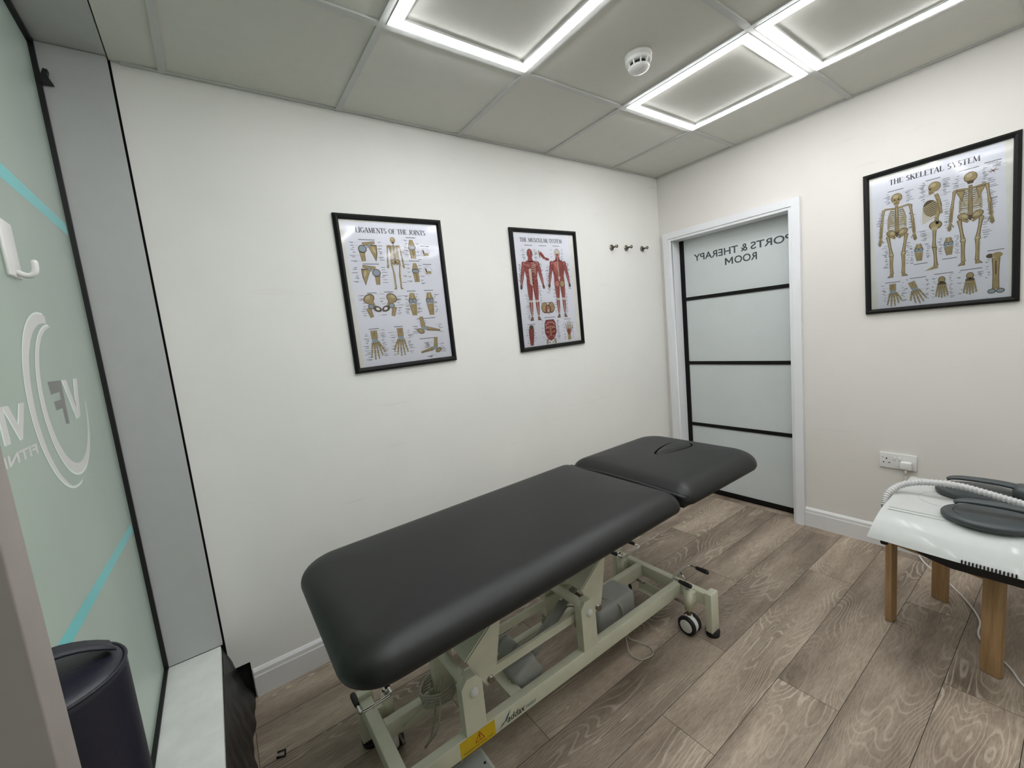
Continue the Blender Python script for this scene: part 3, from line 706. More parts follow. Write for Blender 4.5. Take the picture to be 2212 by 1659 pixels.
def muscle_man(C, x, top, bot, kind='front'):
    s = top - bot; Y = lambda v: bot + v * s; X = lambda v: x + v * s; m = MI
    C.ell(X(0), Y(0.935), 0.052 * s, 0.066 * s, m['md'], 2); C.ell(X(0), Y(0.935), 0.047 * s, 0.061 * s, m['mus'] if kind == 'front' else m['ten'], 3)
    C.poly([(X(-0.03), Y(0.93)), (X(0.03), Y(0.93)), (X(0.018), Y(0.875)), (X(-0.018), Y(0.875))], m['mus'], 4)
    if kind == 'front':
        C.ell(X(-0.018), Y(0.935), 0.009 * s, 0.006 * s, m['md'], 6); C.ell(X(0.018), Y(0.935), 0.009 * s, 0.006 * s, m['md'], 6)
        C.line((X(-0.012), Y(0.9)), (X(0.012), Y(0.9)), 0.005 * s, m['md'], 6); C.line((X(0), Y(0.985)), (X(0), Y(0.92)), 0.01 * s, m['ml'], 5)
    C.limb((X(0), Y(0.89)), (X(0), Y(0.82)), 0.056 * s, 0.10 * s, m['mus'], 3, m['md'], 0.004 * s)
    T = [(-0.125, 0.80), (-0.06, 0.835), (0.06, 0.835), (0.125, 0.80), (0.112, 0.70), (0.092, 0.61), (0.098, 0.53), (0.09, 0.47), (-0.09, 0.47), (-0.098, 0.53), (-0.092, 0.61), (-0.112, 0.70)]
    C.poly([(X(a * 1.05), Y(b + (0.004 if b > 0.7 else -0.003))) for a, b in T], m['md'], 2); C.poly([(X(a), Y(b)) for a, b in T], m['mus'], 3)
    for sg in (-1, 1):
        C.ell(X(sg * 0.128), Y(0.785), 0.034 * s, 0.042 * s, m['md'], 3); C.ell(X(sg * 0.127), Y(0.786), 0.028 * s, 0.036 * s, m['mus'], 4); C.ell(X(sg * 0.122), Y(0.795), 0.012 * s, 0.022 * s, m['ml'], 5)
        C.limb((X(sg * 0.138), Y(0.76)), (X(sg * 0.160), Y(0.65)), 0.052 * s, 0.044 * s, m['mus'], 4, m['md'], 0.004 * s, 1.12)
        C.limb((X(sg * 0.163), Y(0.65)), (X(sg * 0.196), Y(0.505)), 0.050 * s, 0.024 * s, m['mus'], 4, m['md'], 0.004 * s, 1.1)
        C.line((X(sg * 0.16), Y(0.64)), (X(sg * 0.196), Y(0.515)), 0.006 * s, m['ten'], 6); C.line((X(sg * 0.14), Y(0.75)), (X(sg * 0.155), Y(0.66)), 0.009 * s, m['ml'], 6)
        C.ell(X(sg * 0.202), Y(0.475), 0.021 * s, 0.034 * s, m['md'], 3, sg * 0.2); C.ell(X(sg * 0.202), Y(0.477), 0.014 * s, 0.026 * s, m['bd'], 4, sg * 0.2)
        C.limb((X(sg * 0.052), Y(0.50)), (X(sg * 0.056), Y(0.285)), 0.094 * s, 0.050 * s, m['mus'], 4, m['md'], 0.004 * s, 1.06)
        for k in range(4): C.line((X(sg * (0.028 + 0.018 * k)), Y(0.47)), (X(sg * (0.046 + 0.007 * k)), Y(0.31)), 0.0055 * s, m['ml'] if k % 2 else m['md'], 5.5)
        C.ell(X(sg * 0.057), Y(0.275), 0.022 * s, 0.022 * s, m['ten'], 6)
        C.limb((X(sg * 0.058), Y(0.265)), (X(sg * 0.060), Y(0.07)), 0.056 * s, 0.022 * s, m['mus'], 4, m['md'], 0.004 * s, 1.22)
        C.line((X(sg * 0.056), Y(0.25)), (X(sg * 0.058), Y(0.06)), 0.010 * s, m['ten'], 6); C.line((X(sg * 0.072), Y(0.22)), (X(sg * 0.064), Y(0.10)), 0.007 * s, m['ml'], 6)
        C.poly([(X(sg * 0.045), Y(0.06)), (X(sg * 0.072), Y(0.06)), (X(sg * 0.105), Y(0.003)), (X(sg * 0.04), Y(0.003))], m['bd'], 5)
        C.line((X(sg * 0.06), Y(0.05)), (X(sg * 0.078), Y(0.012)), 0.012 * s, m['ml'], 6)
        if kind == 'front':
            C.ell(X(sg * 0.055), Y(0.765), 0.052 * s, 0.036 * s, m['md'], 4); C.ell(X(sg * 0.056), Y(0.768), 0.046 * s, 0.030 * s, m['mus'], 5)
            for k in range(4): C.line((X(sg * 0.012), Y(0.785 - 0.012 * k)), (X(sg * 0.10), Y(0.79 - 0.004 * k)), 0.004 * s, m['ml'], 6)
            for k in range(5): C.line((X(sg * 0.095), Y(0.69 - 0.03 * k)), (X(sg * 0.05), Y(0.67 - 0.03 * k)), 0.005 * s, m['ml'] if k % 2 else m['md'], 5)
        else:
            C.poly([(X(sg * 0.006), Y(0.83)), (X(sg * 0.10), Y(0.80)), (X(sg * 0.008), Y(0.66))], m['ml'] if sg < 0 else m['mus'], 5)
            C.poly([(X(sg * 0.02), Y(0.69)), (X(sg * 0.10), Y(0.74)), (X(sg * 0.085), Y(0.62)), (X(sg * 0.01), Y(0.56))], m['mus'], 4.5)
            for k in range(5): C.line((X(sg * 0.012), Y(0.60 + 0.02 * k)), (X(sg * 0.095), Y(0.70 + 0.014 * k)), 0.004 * s, m['ml'] if sg < 0 else m['md'], 6)
            C.ell(X(sg * 0.048), Y(0.495), 0.048 * s, 0.048 * s, m['md'], 5); C.ell(X(sg * 0.048), Y(0.497), 0.042 * s, 0.042 * s, m['ml'] if sg < 0 else m['bone'], 6)
    if kind == 'front':
        C.poly([(X(-0.045), Y(0.72)), (X(0.0), Y(0.735)), (X(0.0), Y(0.48)), (X(-0.04), Y(0.52))], m['ten'], 6)
        for k in range(5):
            C.path([(X(0.01), Y(0.80 - 0.03 * k)), (X(0.05), Y(0.81 - 0.03 * k)), (X(0.085), Y(0.78 - 0.03 * k))], 0.007 * s, m['ten'], 7)
        for k in range(4): C.limb((X(0.018), Y(0.68 - 0.045 * k)), (X(0.018), Y(0.65 - 0.045 * k)), 0.026 * s, 0.026 * s, m['md'], 6.5)
    else:
        C.line((X(0), Y(0.9)), (X(0), Y(0.54)), 0.010 * s, m['ten'], 7); C.limb((X(0), Y(0.60)), (X(0), Y(0.535)), 0.05 * s, 0.01 * s, m['ten'], 6)
def captions(C, x, y0, y1, side, n, wmax=0.028, gap=0.0):
    for i in range(n):
        y = y0 + (y1 - y0) * (i + random.uniform(-0.3, 0.3)) / max(1, n - 1); w_ = wmax * random.uniform(0.35, 1.0)
        xs = x + random.uniform(-0.004, 0.004)
        C.line((xs, y), (xs + side * w_, y), 0.0022 * random.uniform(0.7, 1.1), MI['txt'], 1)
        if random.random() < 0.35: C.line((xs, y - 0.0034), (xs + side * w_ * 0.6, y - 0.0034), 0.0018, MI['txt'], 1)
        if random.random() < 0.4: C.line((xs - side * 0.02, y - 0.001), (xs - side * 0.001, y), 0.0006, MI['txt'], 1)
def heading(C, x, y, w_): C.line((x - w_ / 2, y), (x + w_ / 2, y), 0.0032, MI['txt'], 1)
# small serif alphabet built from strokes
def serif_text(C, txt, x0, x1, y0, y1):
    TH, TN = 0.17, 0.06
    def sf(x, y): return ('s', x, y)
    G = {
     'L': (0.62, [('t', (0.15, 0), (0.15, 1)), ('n', (0.15, 0.03), (0.58, 0.03)), ('n', (0.56, 0), (0.58, 0.22)), sf(0.15, 1)]),
     'I': (0.34, [('t', (0.17, 0), (0.17, 1)), sf(0.17, 0), sf(0.17, 1)]),
     'A': (0.78, [('n', (0.08, 0), (0.38, 1)), ('t', (0.39, 1), (0.68, 0)), ('n', (0.2, 0.33), (0.56, 0.33)), sf(0.09, 0), sf(0.68, 0)]),
     'M': (0.95, [('n', (0.13, 0), (0.16, 1)), ('t', (0.16, 1), (0.47, 0.05)), ('n', (0.47, 0.05), (0.79, 1)), ('t', (0.79, 1), (0.81, 0)), sf(0.13, 0), sf(0.81, 0)]),
     'E': (0.64, [('t', (0.15, 0), (0.15, 1)), ('n', (0.1, 0.03), (0.57, 0.03)), ('n', (0.1, 0.97), (0.54, 0.97)), ('n', (0.15, 0.52), (0.42, 0.52)), ('n', (0.57, 0), (0.58, 0.2)), ('n', (0.54, 1), (0.54, 0.8))]),
     'F': (0.58, [('t', (0.15, 0), (0.15, 1)), ('n', (0.1, 0.97), (0.54, 0.97)), ('n', (0.15, 0.5), (0.42, 0.5)), ('n', (0.54, 1), (0.54, 0.8)), sf(0.15, 0)]),
     'N': (0.8, [('n', (0.13, 0), (0.13, 1)), ('t', (0.13, 1), (0.66, 0)), ('n', (0.66, 0), (0.66, 1)), sf(0.13, 0), sf(0.66, 1)]),
     'T': (0.68, [('t', (0.34, 0), (0.34, 1)), ('n', (0.04, 0.97), (0.64, 0.97)), ('n', (0.05, 1), (0.04, 0.78)), ('n', (0.63, 1), (0.64, 0.78)), sf(0.34, 0)]),
     'H': (0.8, [('t', (0.15, 0), (0.15, 1)), ('t', (0.65, 0), (0.65, 1)), ('n', (0.15, 0.52), (0.65, 0.52)), sf(0.15, 0), sf(0.15, 1), sf(0.65, 0), sf(0.65, 1)]),
     'K': (0.76, [('t', (0.15, 0), (0.15, 1)), ('n', (0.2, 0.45), (0.6, 1)), ('t', (0.32, 0.58), (0.66, 0)), sf(0.15, 0), sf(0.15, 1), sf(0.6, 1), sf(0.66, 0)]),
     'Y': (0.74, [('t', (0.08, 1), (0.37, 0.46)), ('n', (0.66, 1), (0.38, 0.46)), ('t', (0.37, 0.46), (0.37, 0)), sf(0.1, 1), sf(0.66, 1), sf(0.37, 0)]),
     'O': (0.82, [('a', 0.41, 0.5, 0.36, 0.5, 0, 360)]),
     'G': (0.8, [('a', 0.42, 0.5, 0.36, 0.5, 40, 330), ('t', (0.69, 0.42), (0.69, 0.1)), sf(0.69, 0.42)]),
     'C': (0.74, [('a', 0.42, 0.5, 0.36, 0.5, 45, 320)]),
     'S': (0.6, [('a', 0.29, 0.75, 0.2, 0.25, 30, 270), ('a', 0.29, 0.26, 0.23, 0.26, -150, 90)]),
     'J': (0.46, [('t', (0.29, 0.2), (0.29, 1)), ('a', 0.13, 0.2, 0.17, 0.22, 200, 360), sf(0.29, 1)]),
     'U': (0.8, [('t', (0.15, 0.35), (0.15, 1)), ('n', (0.65, 0.35), (0.65, 1)), ('a', 0.4, 0.36, 0.25, 0.36, 180, 360), sf(0.15, 1), sf(0.65, 1)]),
     'R': (0.76, [('t', (0.15, 0), (0.15, 1)), ('n', (0.12, 0.97), (0.38, 0.97)), ('n', (0.15, 0.49), (0.38, 0.49)), ('a', 0.36, 0.73, 0.22, 0.25, -90, 90), ('t', (0.36, 0.48), (0.66, 0)), sf(0.15, 0), sf(0.68, 0)]),
     ' ': (0.42, [])}
    tot = sum(G[c][0] for c in txt); k = (x1 - x0) / tot; h = y1 - y0; x = x0
    for ch in txt:
        wd, st = G[ch]
        P = lambda p: (x + p[0] * k, y0 + p[1] * h)
        for q in st:
            if q[0] == 't': C.line(P(q[1]), P(q[2]), TH * k, MI['title'], 1)
            elif q[0] == 'n': C.line(P(q[1]), P(q[2]), TN * k, MI['title'], 1.2)
            elif q[0] == 's': C.line((x + (q[1] - 0.14) * k, y0 + q[2] * h), (x + (q[1] + 0.14) * k, y0 + q[2] * h), 0.05 * k, MI['title'], 1.1)
            else:
                _, cx, cy, rx, ry, a0, a1 = q; n = 14
                for i in range(n):
                    aa, bb = [math.radians(a0 + (a1 - a0) * (i + d_) / n) for d_ in (0, 1)]
                    mid = (aa + bb) / 2; w_ = (TN + (TH - TN) * abs(math.cos(mid))) * k
                    C.line(P((cx + (rx - 0.04) * math.cos(aa), cy + (ry - 0.03) * math.sin(aa))), P((cx + (rx - 0.04) * math.cos(bb), cy + (ry - 0.03) * math.sin(bb))), w_, MI['title'], 1.3)
        x += wd * k
def joint_knee(C, x, top, bot, w_=0.03):
    s = top - bot; b = MI; m = (top + bot) / 2 + 0.05 * s
    C.limb((x, top), (x, m + 0.14 * s), w_ * 0.5, w_ * 1.1, b['bone'], 4, b['bd'], 0.0016)
    C.limb((x, m - 0.04 * s), (x, bot), w_ * 1.1, w_ * 0.45, b['bone'], 4, b['bd'], 0.0016)
    C.limb((x + w_ * 0.42, m - 0.14 * s), (x + w_ * 0.3, bot), w_ * 0.22, w_ * 0.2, b['bone'], 5, b['bd'], 0.001)
    for sg in (-1, 1):
        C.ell(x + sg * w_ * 0.3, m + 0.09 * s, w_ * 0.36, 0.11 * s, b['bd'], 5); C.ell(x + sg * w_ * 0.3, m + 0.09 * s, w_ * 0.28, 0.085 * s, b['lig'], 6)
        C.limb((x + sg * w_ * 0.56, m + 0.12 * s), (x + sg * w_ * 0.5, m - 0.12 * s), w_ * 0.16, w_ * 0.14, b['lig'], 6)
    C.line((x, top), (x, m + 0.2 * s), w_ * 0.14, b['bl'], 6)
def joint_shoulder(C, x, y, s, fl=1):
    b = MI; X = lambda v: x + fl * v * s; Y = lambda v: y + v * s
    C.poly([(X(-0.02), Y(0.32)), (X(0.46), Y(0.30)), (X(0.44), Y(-0.12)), (X(0.34), Y(-0.5))], b['bd'], 2); C.poly([(X(0.02), Y(0.27)), (X(0.42), Y(0.25)), (X(0.40), Y(-0.12)), (X(0.33), Y(-0.42))], b['bone'], 3)
    C.ell(X(0.3), Y(0.05), 0.06 * s, 0.16 * s, b['bl'], 4, fl * 0.3)
    C.limb((X(-0.3), Y(0.0)), (X(-0.27), Y(-0.48)), 0.24 * s, 0.15 * s, b['bone'], 4, b['bd'], 0.02 * s)
    C.ell(X(-0.26), Y(0.10), 0.21 * s, 0.19 * s, b['bd'], 4); C.ell(X(-0.26), Y(0.10), 0.17 * s, 0.155 * s, b['lig'], 5)
    C.limb((X(-0.25), Y(0.32)), (X(0.38), Y(0.42)), 0.12 * s, 0.08 * s, b['bone'], 5, b['bd'], 0.02 * s)
    C.limb((X(-0.05), Y(0.2)), (X(0.15), Y(0.34)), 0.10 * s, 0.07 * s, b['lig'], 6, b['bd'], 0.01 * s)
def joint_hip(C, x, y, s, fl=1):
    b = MI; X = lambda v: x + fl * v * s; Y = lambda v: y + v * s
    C.ell(X(-0.1), Y(0.30), 0.26 * s, 0.20 * s, b['bd'], 2, 0.5 * fl); C.ell(X(-0.1), Y(0.30), 0.22 * s, 0.165 * s, b['bone'], 3, 0.5 * fl)
    C.ell(X(-0.14), Y(0.36), 0.11 * s, 0.07 * s, b['bl'], 4, 0.5 * fl)
    C.limb((X(-0.05), Y(0.16)), (X(0.05), Y(-0.05)), 0.22 * s, 0.2 * s, b['bone'], 3, b['bd'], 0.02 * s)
    C.ell(X(0.22), Y(-0.16), 0.2 * s, 0.13 * s, b['bd'], 3, -0.4 * fl); C.ell(X(0.24), Y(-0.16), 0.09 * s, 0.06 * s, b['paper'], 4, -0.4 * fl)
    C.limb((X(-0.18), Y(-0.10)), (X(-0.06), Y(-0.52)), 0.18 * s, 0.12 * s, b['bone'], 4, b['bd'], 0.02 * s)
    C.ell(X(-0.05), Y(-0.04), 0.14 * s, 0.12 * s, b['bd'], 4); C.ell(X(-0.05), Y(-0.04), 0.11 * s, 0.095 * s, b['lig'], 5)
def joint_elbow(C, x, top, bot, w_=0.03):
    s = top - bot; b = MI
    C.limb((x, top), (x, top - 0.40 * s), w_ * 0.35, w_ * 1.0, b['bone'], 4, b['bd'], 0.0014)
    C.ell(x, top - 0.42 * s, w_ * 0.56, 0.12 * s, b['bd'], 4); C.ell(x, top - 0.42 * s, w_ * 0.46, 0.095 * s, b['lig'], 5)
    C.limb((x - w_ * 0.2, top - 0.5 * s), (x - w_ * 0.1, bot), w_ * 0.4, w_ * 0.3, b['bone'], 4, b['bd'], 0.0012)
    C.limb((x + w_ * 0.24, top - 0.5 * s), (x + w_ * 0.28, bot), w_ * 0.34, w_ * 0.3, b['bone'], 4, b['bd'], 0.0012)
def foot_side(C, x, y, w_, fl=1):
    b = MI; X = lambda v: x + fl * v * w_; Y = lambda v: y + v * w_
    C.limb((X(-0.28), Y(0.55)), (X(-0.22), Y(0.12)), 0.13 * w_, 0.17 * w_, b['bone'], 4, b['bd'], 0.012 * w_)
    C.ell(X(-0.35), Y(-0.02), 0.16 * w_, 0.10 * w_, b['bd'], 3, -0.4 * fl); C.ell(X(-0.35), Y(-0.02), 0.13 * w_, 0.075 * w_, b['bone'], 4, -0.4 * fl)
    C.ell(X(-0.18), Y(0.08), 0.12 * w_, 0.07 * w_, b['lig'], 5)
    C.limb((X(-0.1), Y(0.07)), (X(0.25), Y(0.0)), 0.14 * w_, 0.09 * w_, b['bone'], 4, b['bd'], 0.012 * w_)
    C.limb((X(0.25), Y(0.0)), (X(0.5), Y(-0.05)), 0.08 * w_, 0.05 * w_, b['bone'], 4, b['bd'], 0.012 * w_)
    C.line((X(-0.1), Y(0.02)), (X(0.45), Y(-0.05)), 0.015 * w_, b['bd'], 6)
def foot_top(C, x, top, bot, w_):
    s = top - bot; b = MI
    C.ell(x, top - 0.16 * s, w_ * 0.30, 0.16 * s, b['bd'], 3); C.ell(x, top - 0.16 * s, w_ * 0.24, 0.135 * s, b['bone'], 4); C.ell(x, top - 0.34 * s, w_ * 0.36, 0.10 * s, b['bd'], 4)
    for k in range(5):
        a = (k - 2) / 2; C.limb((x + a * w_ * 0.28, top - 0.38 * s), (x + a * w_ * 0.44, bot + 0.10 * s * abs(a) + 0.12 * s), w_ * 0.13, w_ * 0.11, b['bone'], 5, b['bd'], 0.0009)
        C.limb((x + a * w_ * 0.45, bot + 0.10 * s * abs(a) + 0.11 * s), (x + a * w_ * 0.48, bot + 0.09 * s * abs(a)), w_ * 0.11, w_ * 0.08, b['bone'], 5, b['bd'], 0.0009)

def make_poster(name, label, mxp, w_, h_, draw, paper):
    c = mxp.translation
    t = thing(name, label, 'poster', c, 'framed anatomy posters')
    fw = 0.0235; d = 0.022
    mb = MB()
    pf = [(0, 0), (0, d * 0.55), (fw * 0.45, d), (fw * 0.8, d * 0.9), (fw, d * 0.45), (fw, 0)]
    W2, H2 = w_ / 2, h_ / 2
    cs = [(-W2, -H2), (W2, -H2), (W2, H2), (-W2, H2)]
    for i in range(4):
        a = cs[i]; b = cs[(i + 1) % 4]
        def P(c_, o, z): return (c_[0] - math.copysign(o, c_[0]), c_[1] - math.copysign(o, c_[1]), z - 0.02)
        ra = [P(a, o, z) for o, z in pf]; rb = [P(b, o, z) for o, z in pf]; n = len(pf)
        mb.add(ra + rb, [[k, (k + 1) % n, n + (k + 1) % n, n + k] for k in range(n)], 0, False, mxp)
    mb.build('frame', BLKMET, t)
    mb = MB(); mb.box(-W2 + fw * 0.6, W2 - fw * 0.6, -H2 + fw * 0.6, H2 - fw * 0.6, -0.0195, -0.0155, 0, mxp); mb.build('mount_board', MOUNT, t)
    C = Canvas(); C.poly(paper, 0, 0); draw(C)
    for v in C.mb.v: v.z += -0.0152
    C.mb.v = [mxp @ v for v in C.mb.v]
    C.mb.build('print', PMATS, t)
    mb = MB(); mb.fixn = False
    mb.add([(-W2 + fw * 0.7, -H2 + fw * 0.7, -0.0125), (W2 - fw * 0.7, -H2 + fw * 0.7, -0.0125), (W2 - fw * 0.7, H2 - fw * 0.7, -0.0125), (-W2 + fw * 0.7, H2 - fw * 0.7, -0.0125)], [(0, 1, 2, 3)], 0, False, mxp)
    mb.build('glazing', CLEAR, t)
    return t
def d1(C):
    serif_text(C, 'LIGAMENTS OF THE JOINTS', -0.170, 0.174, 0.279, 0.302)
    joint_shoulder(C, -0.125, 0.196, 0.095); heading(C, -0.125, 0.247, 0.075)
    joint_shoulder(C, -0.125, 0.088, 0.095, -1); heading(C, -0.12, 0.138, 0.075)
    skeleton(C, -0.001, 0.264, 0.018, 'back')
    joint_elbow(C, 0.092, 0.255, 0.165, 0.036); joint_elbow(C, 0.096, 0.144, 0.052, 0.034); heading(C, 0.092, 0.265, 0.05); heading(C, 0.096, 0.154, 0.055)
    for (cx, cy) in ((0.161, 0.195), (0.163, 0.107)):
        C.ell(cx, cy, 0.0225, 0.0225, MI['txt'], 1); C.ell(cx, cy, 0.0215, 0.0215, MI['paper'], 2)
        C.limb((cx - 0.012, cy + 0.012), (cx - 0.008, cy - 0.006), 0.006, 0.009, MI['bd'], 4); C.limb((cx - 0.012, cy - 0.010), (cx + 0.016, cy - 0.008), 0.011, 0.009, MI['bone'], 5, MI['bd'], 0.001)
        heading(C, cx, cy + 0.031, 0.045)
    joint_hip(C, -0.142, -0.052, 0.105); joint_hip(C, -0.054, -0.052, 0.105, -1); heading(C, -0.135, 0.006, 0.045); heading(C, -0.055, 0.008, 0.045)
    joint_knee(C, 0.061, 0.0, -0.11, 0.034); joint_knee(C, 0.153, 0.0, -0.113, 0.034); heading(C, 0.06, 0.009, 0.045); heading(C, 0.153, 0.010, 0.05)
    hand(C, -0.152, -0.232, 0.118, -1); hand(C, -0.024, -0.230, 0.118, 1); heading(C, -0.15, -0.160, 0.048); heading(C, -0.03, -0.158, 0.045)
    foot_side(C, 0.128, -0.187, 0.125, 1); foot_side(C, 0.128, -0.290, 0.115, -1); heading(C, 0.12, -0.128, 0.10); heading(C, 0.12, -0.228, 0.10)
    for (x, y0, y1, s_, n) in ((-0.185, 0.235, 0.155, -1, 8), (-0.075, 0.235, 0.160, 1, 7), (-0.185, 0.125, 0.06, -1, 6), (-0.075, 0.125, 0.05, 1, 7), (0.070, 0.25, 0.17, -1, 8), (0.118, 0.235, 0.165, 1, 5), (0.070, 0.14, 0.055, -1, 5), (0.118, 0.13, 0.05, 1, 6),
        (-0.175, -0.005, -0.10, -1, 9), (-0.098, 0.0, -0.10, 1, 7), (-0.018, -0.01, -0.10, 1, 9), (0.038, -0.01, -0.10, -1, 11), (0.082, -0.01, -0.10, 1, 10), (0.177, -0.01, -0.10, 1, 9), (-0.182, -0.18, -0.30, -1, 12), (-0.118, -0.17, -0.29, 1, 13), (-0.056, -0.18, -0.29, -1, 9), (0.012, -0.18, -0.29, 1, 12), (0.10, -0.14, -0.17, 1, 4), (0.07, -0.165, -0.2, -1, 5), (0.183, -0.165, -0.20, 1, 5), (0.185, -0.26, -0.30, 1, 5), (0.12, -0.25, -0.27, -1, 5), (0.045, 0.23, 0.05, -1, 5), (0.13, -0.315, -0.322, -1, 3)):
        captions(C, x, y0, y1, s_, n)
def d2(C):
    serif_text(C, 'THE MUSCULAR SYSTEM', -0.190, 0.140, 0.281, 0.304)
    muscle_man(C, -0.126, 0.241, -0.181, 'front'); muscle_man(C, 0.092, 0.246, -0.176, 'back')
    heading(C, -0.13, 0.262, 0.06); heading(C, -0.02, 0.262, 0.06); heading(C, 0.09, 0.262, 0.055)
    C.limb((-0.055, 0.235), (-0.05, 0.19), 0.006, 0.006, MI['bone'], 4, MI['bd'], 0.001)
    C.limb((-0.048, 0.222), (-0.012, 0.186), 0.016, 0.012, MI['mus'], 5, MI['md'], 0.0015, 1.3); C.limb((-0.01, 0.186), (0.022, 0.180), 0.012, 0.008, MI['mus'], 5, MI['md'], 0.0015, 1.3)
    for sg in (-1, 1):
        C.ell(-0.021 + sg * 0.026, -0.108, 0.028, 0.034, MI['bd'], 2, -sg * 0.2); C.ell(-0.021 + sg * 0.027, -0.106, 0.023, 0.029, MI['bone'], 3, -sg * 0.2)
    C.ell(-0.021, -0.118, 0.022, 0.027, MI['md'], 4); C.ell(-0.021, -0.118, 0.015, 0.022, MI['ml'], 5); C.ell(-0.021, -0.128, 0.006, 0.012, MI['ten'], 6); heading(C, -0.02, -0.078, 0.05)
    P = [(-0.062, -0.205), (-0.05, -0.182), (0.015, -0.182), (0.028, -0.205), (0.03, -0.262), (0.005, -0.300), (-0.019, -0.312), (-0.042, -0.300), (-0.065, -0.262)]
    C.poly(P, MI['md'], 2); C.poly([((x + 0.018) * 0.92 - 0.018, (y + 0.245) * 0.94 - 0.245) for x, y in P], MI['mus'], 3)
    C.path([(-0.058, -0.215), (-0.03, -0.198), (0.0, -0.198), (0.025, -0.215)], 0.004, MI['ten'], 5); C.path([(-0.058, -0.235), (-0.018, -0.222), (0.026, -0.235)], 0.003, MI['ten'], 5)
    for k in range(5): C.ell(-0.018, -0.225 - 0.013 * k, 0.007, 0.005, MI['bone'], 6)
    for sg in (-1, 1):
        for k in range(5): C.limb((-0.018 + sg * 0.012, -0.235 - 0.012 * k), (-0.018 + sg * 0.036, -0.222 - 0.016 * k), 0.006, 0.008, MI['md'] if k % 2 else MI['ml'], 4)
        C.limb((-0.018 + sg * 0.03, -0.300), (-0.018 + sg * 0.036, -0.332), 0.015, 0.006, MI['bone'], 4, MI['bd'], 0.0015); C.limb((-0.018 + sg * 0.02, -0.318), (-0.018 + sg * 0.008, -0.325), 0.006, 0.004, MI['bone'], 4, MI['bd'], 0.001)
    heading(C, -0.015, -0.168, 0.09)
    C.limb((-0.168, -0.225), (-0.174, -0.326), 0.036, 0.020, MI['mus'], 3, MI['md'], 0.0016, 1.15); C.ell(-0.167, -0.218, 0.016, 0.014, MI['bd'], 4)
    for k in range(3): C.line((-0.176 + 0.007 * k, -0.235), (-0.176 + 0.003 * k, -0.31), 0.003, MI['ml'] if k % 2 else MI['md'], 5)
    heading(C, -0.165, -0.200, 0.06); hand(C, 0.136, -0.262, -0.105, 1, 0.0); C.ell(0.136, -0.268, 0.015, 0.02, MI['mus'], 6); heading(C, 0.13, -0.188, 0.055)
    for (x, y0, y1, s_, n, w_) in ((-0.205, 0.15, 0.03, -1, 26, 0.02), (-0.165, 0.235, 0.18, -1, 8, 0.025), (-0.09, 0.235, 0.17, 1, 9, 0.03), (-0.06, 0.16, 0.06, 1, 12, 0.03), (0.01, 0.14, -0.02, -1, 18, 0.03), (0.05, 0.235, 0.17, -1, 4, 0.02), (0.125, 0.24, 0.17, 1, 9, 0.02), (0.165, 0.16, 0.0, 1, 26, 0.02), (-0.165, -0.02, -0.17, -1, 18, 0.03), (-0.08, 0.02, -0.08, 1, 12, 0.02), (0.13, 0.0, -0.15, 1, 16, 0.02), (0.05, 0.0, -0.14, -1, 10, 0.02), (-0.19, -0.22, -0.31, -1, 7, 0.02), (-0.15, -0.21, -0.3, 1, 7, 0.02), (-0.075, -0.19, -0.3, -1, 7, 0.02), (0.04, -0.19, -0.3, 1, 16, 0.02), (0.105, -0.21, -0.31, -1, 9, 0.02), (0.165, -0.21, -0.31, 1, 8, 0.02)):
        captions(C, x, y0, y1, s_, n, w_)
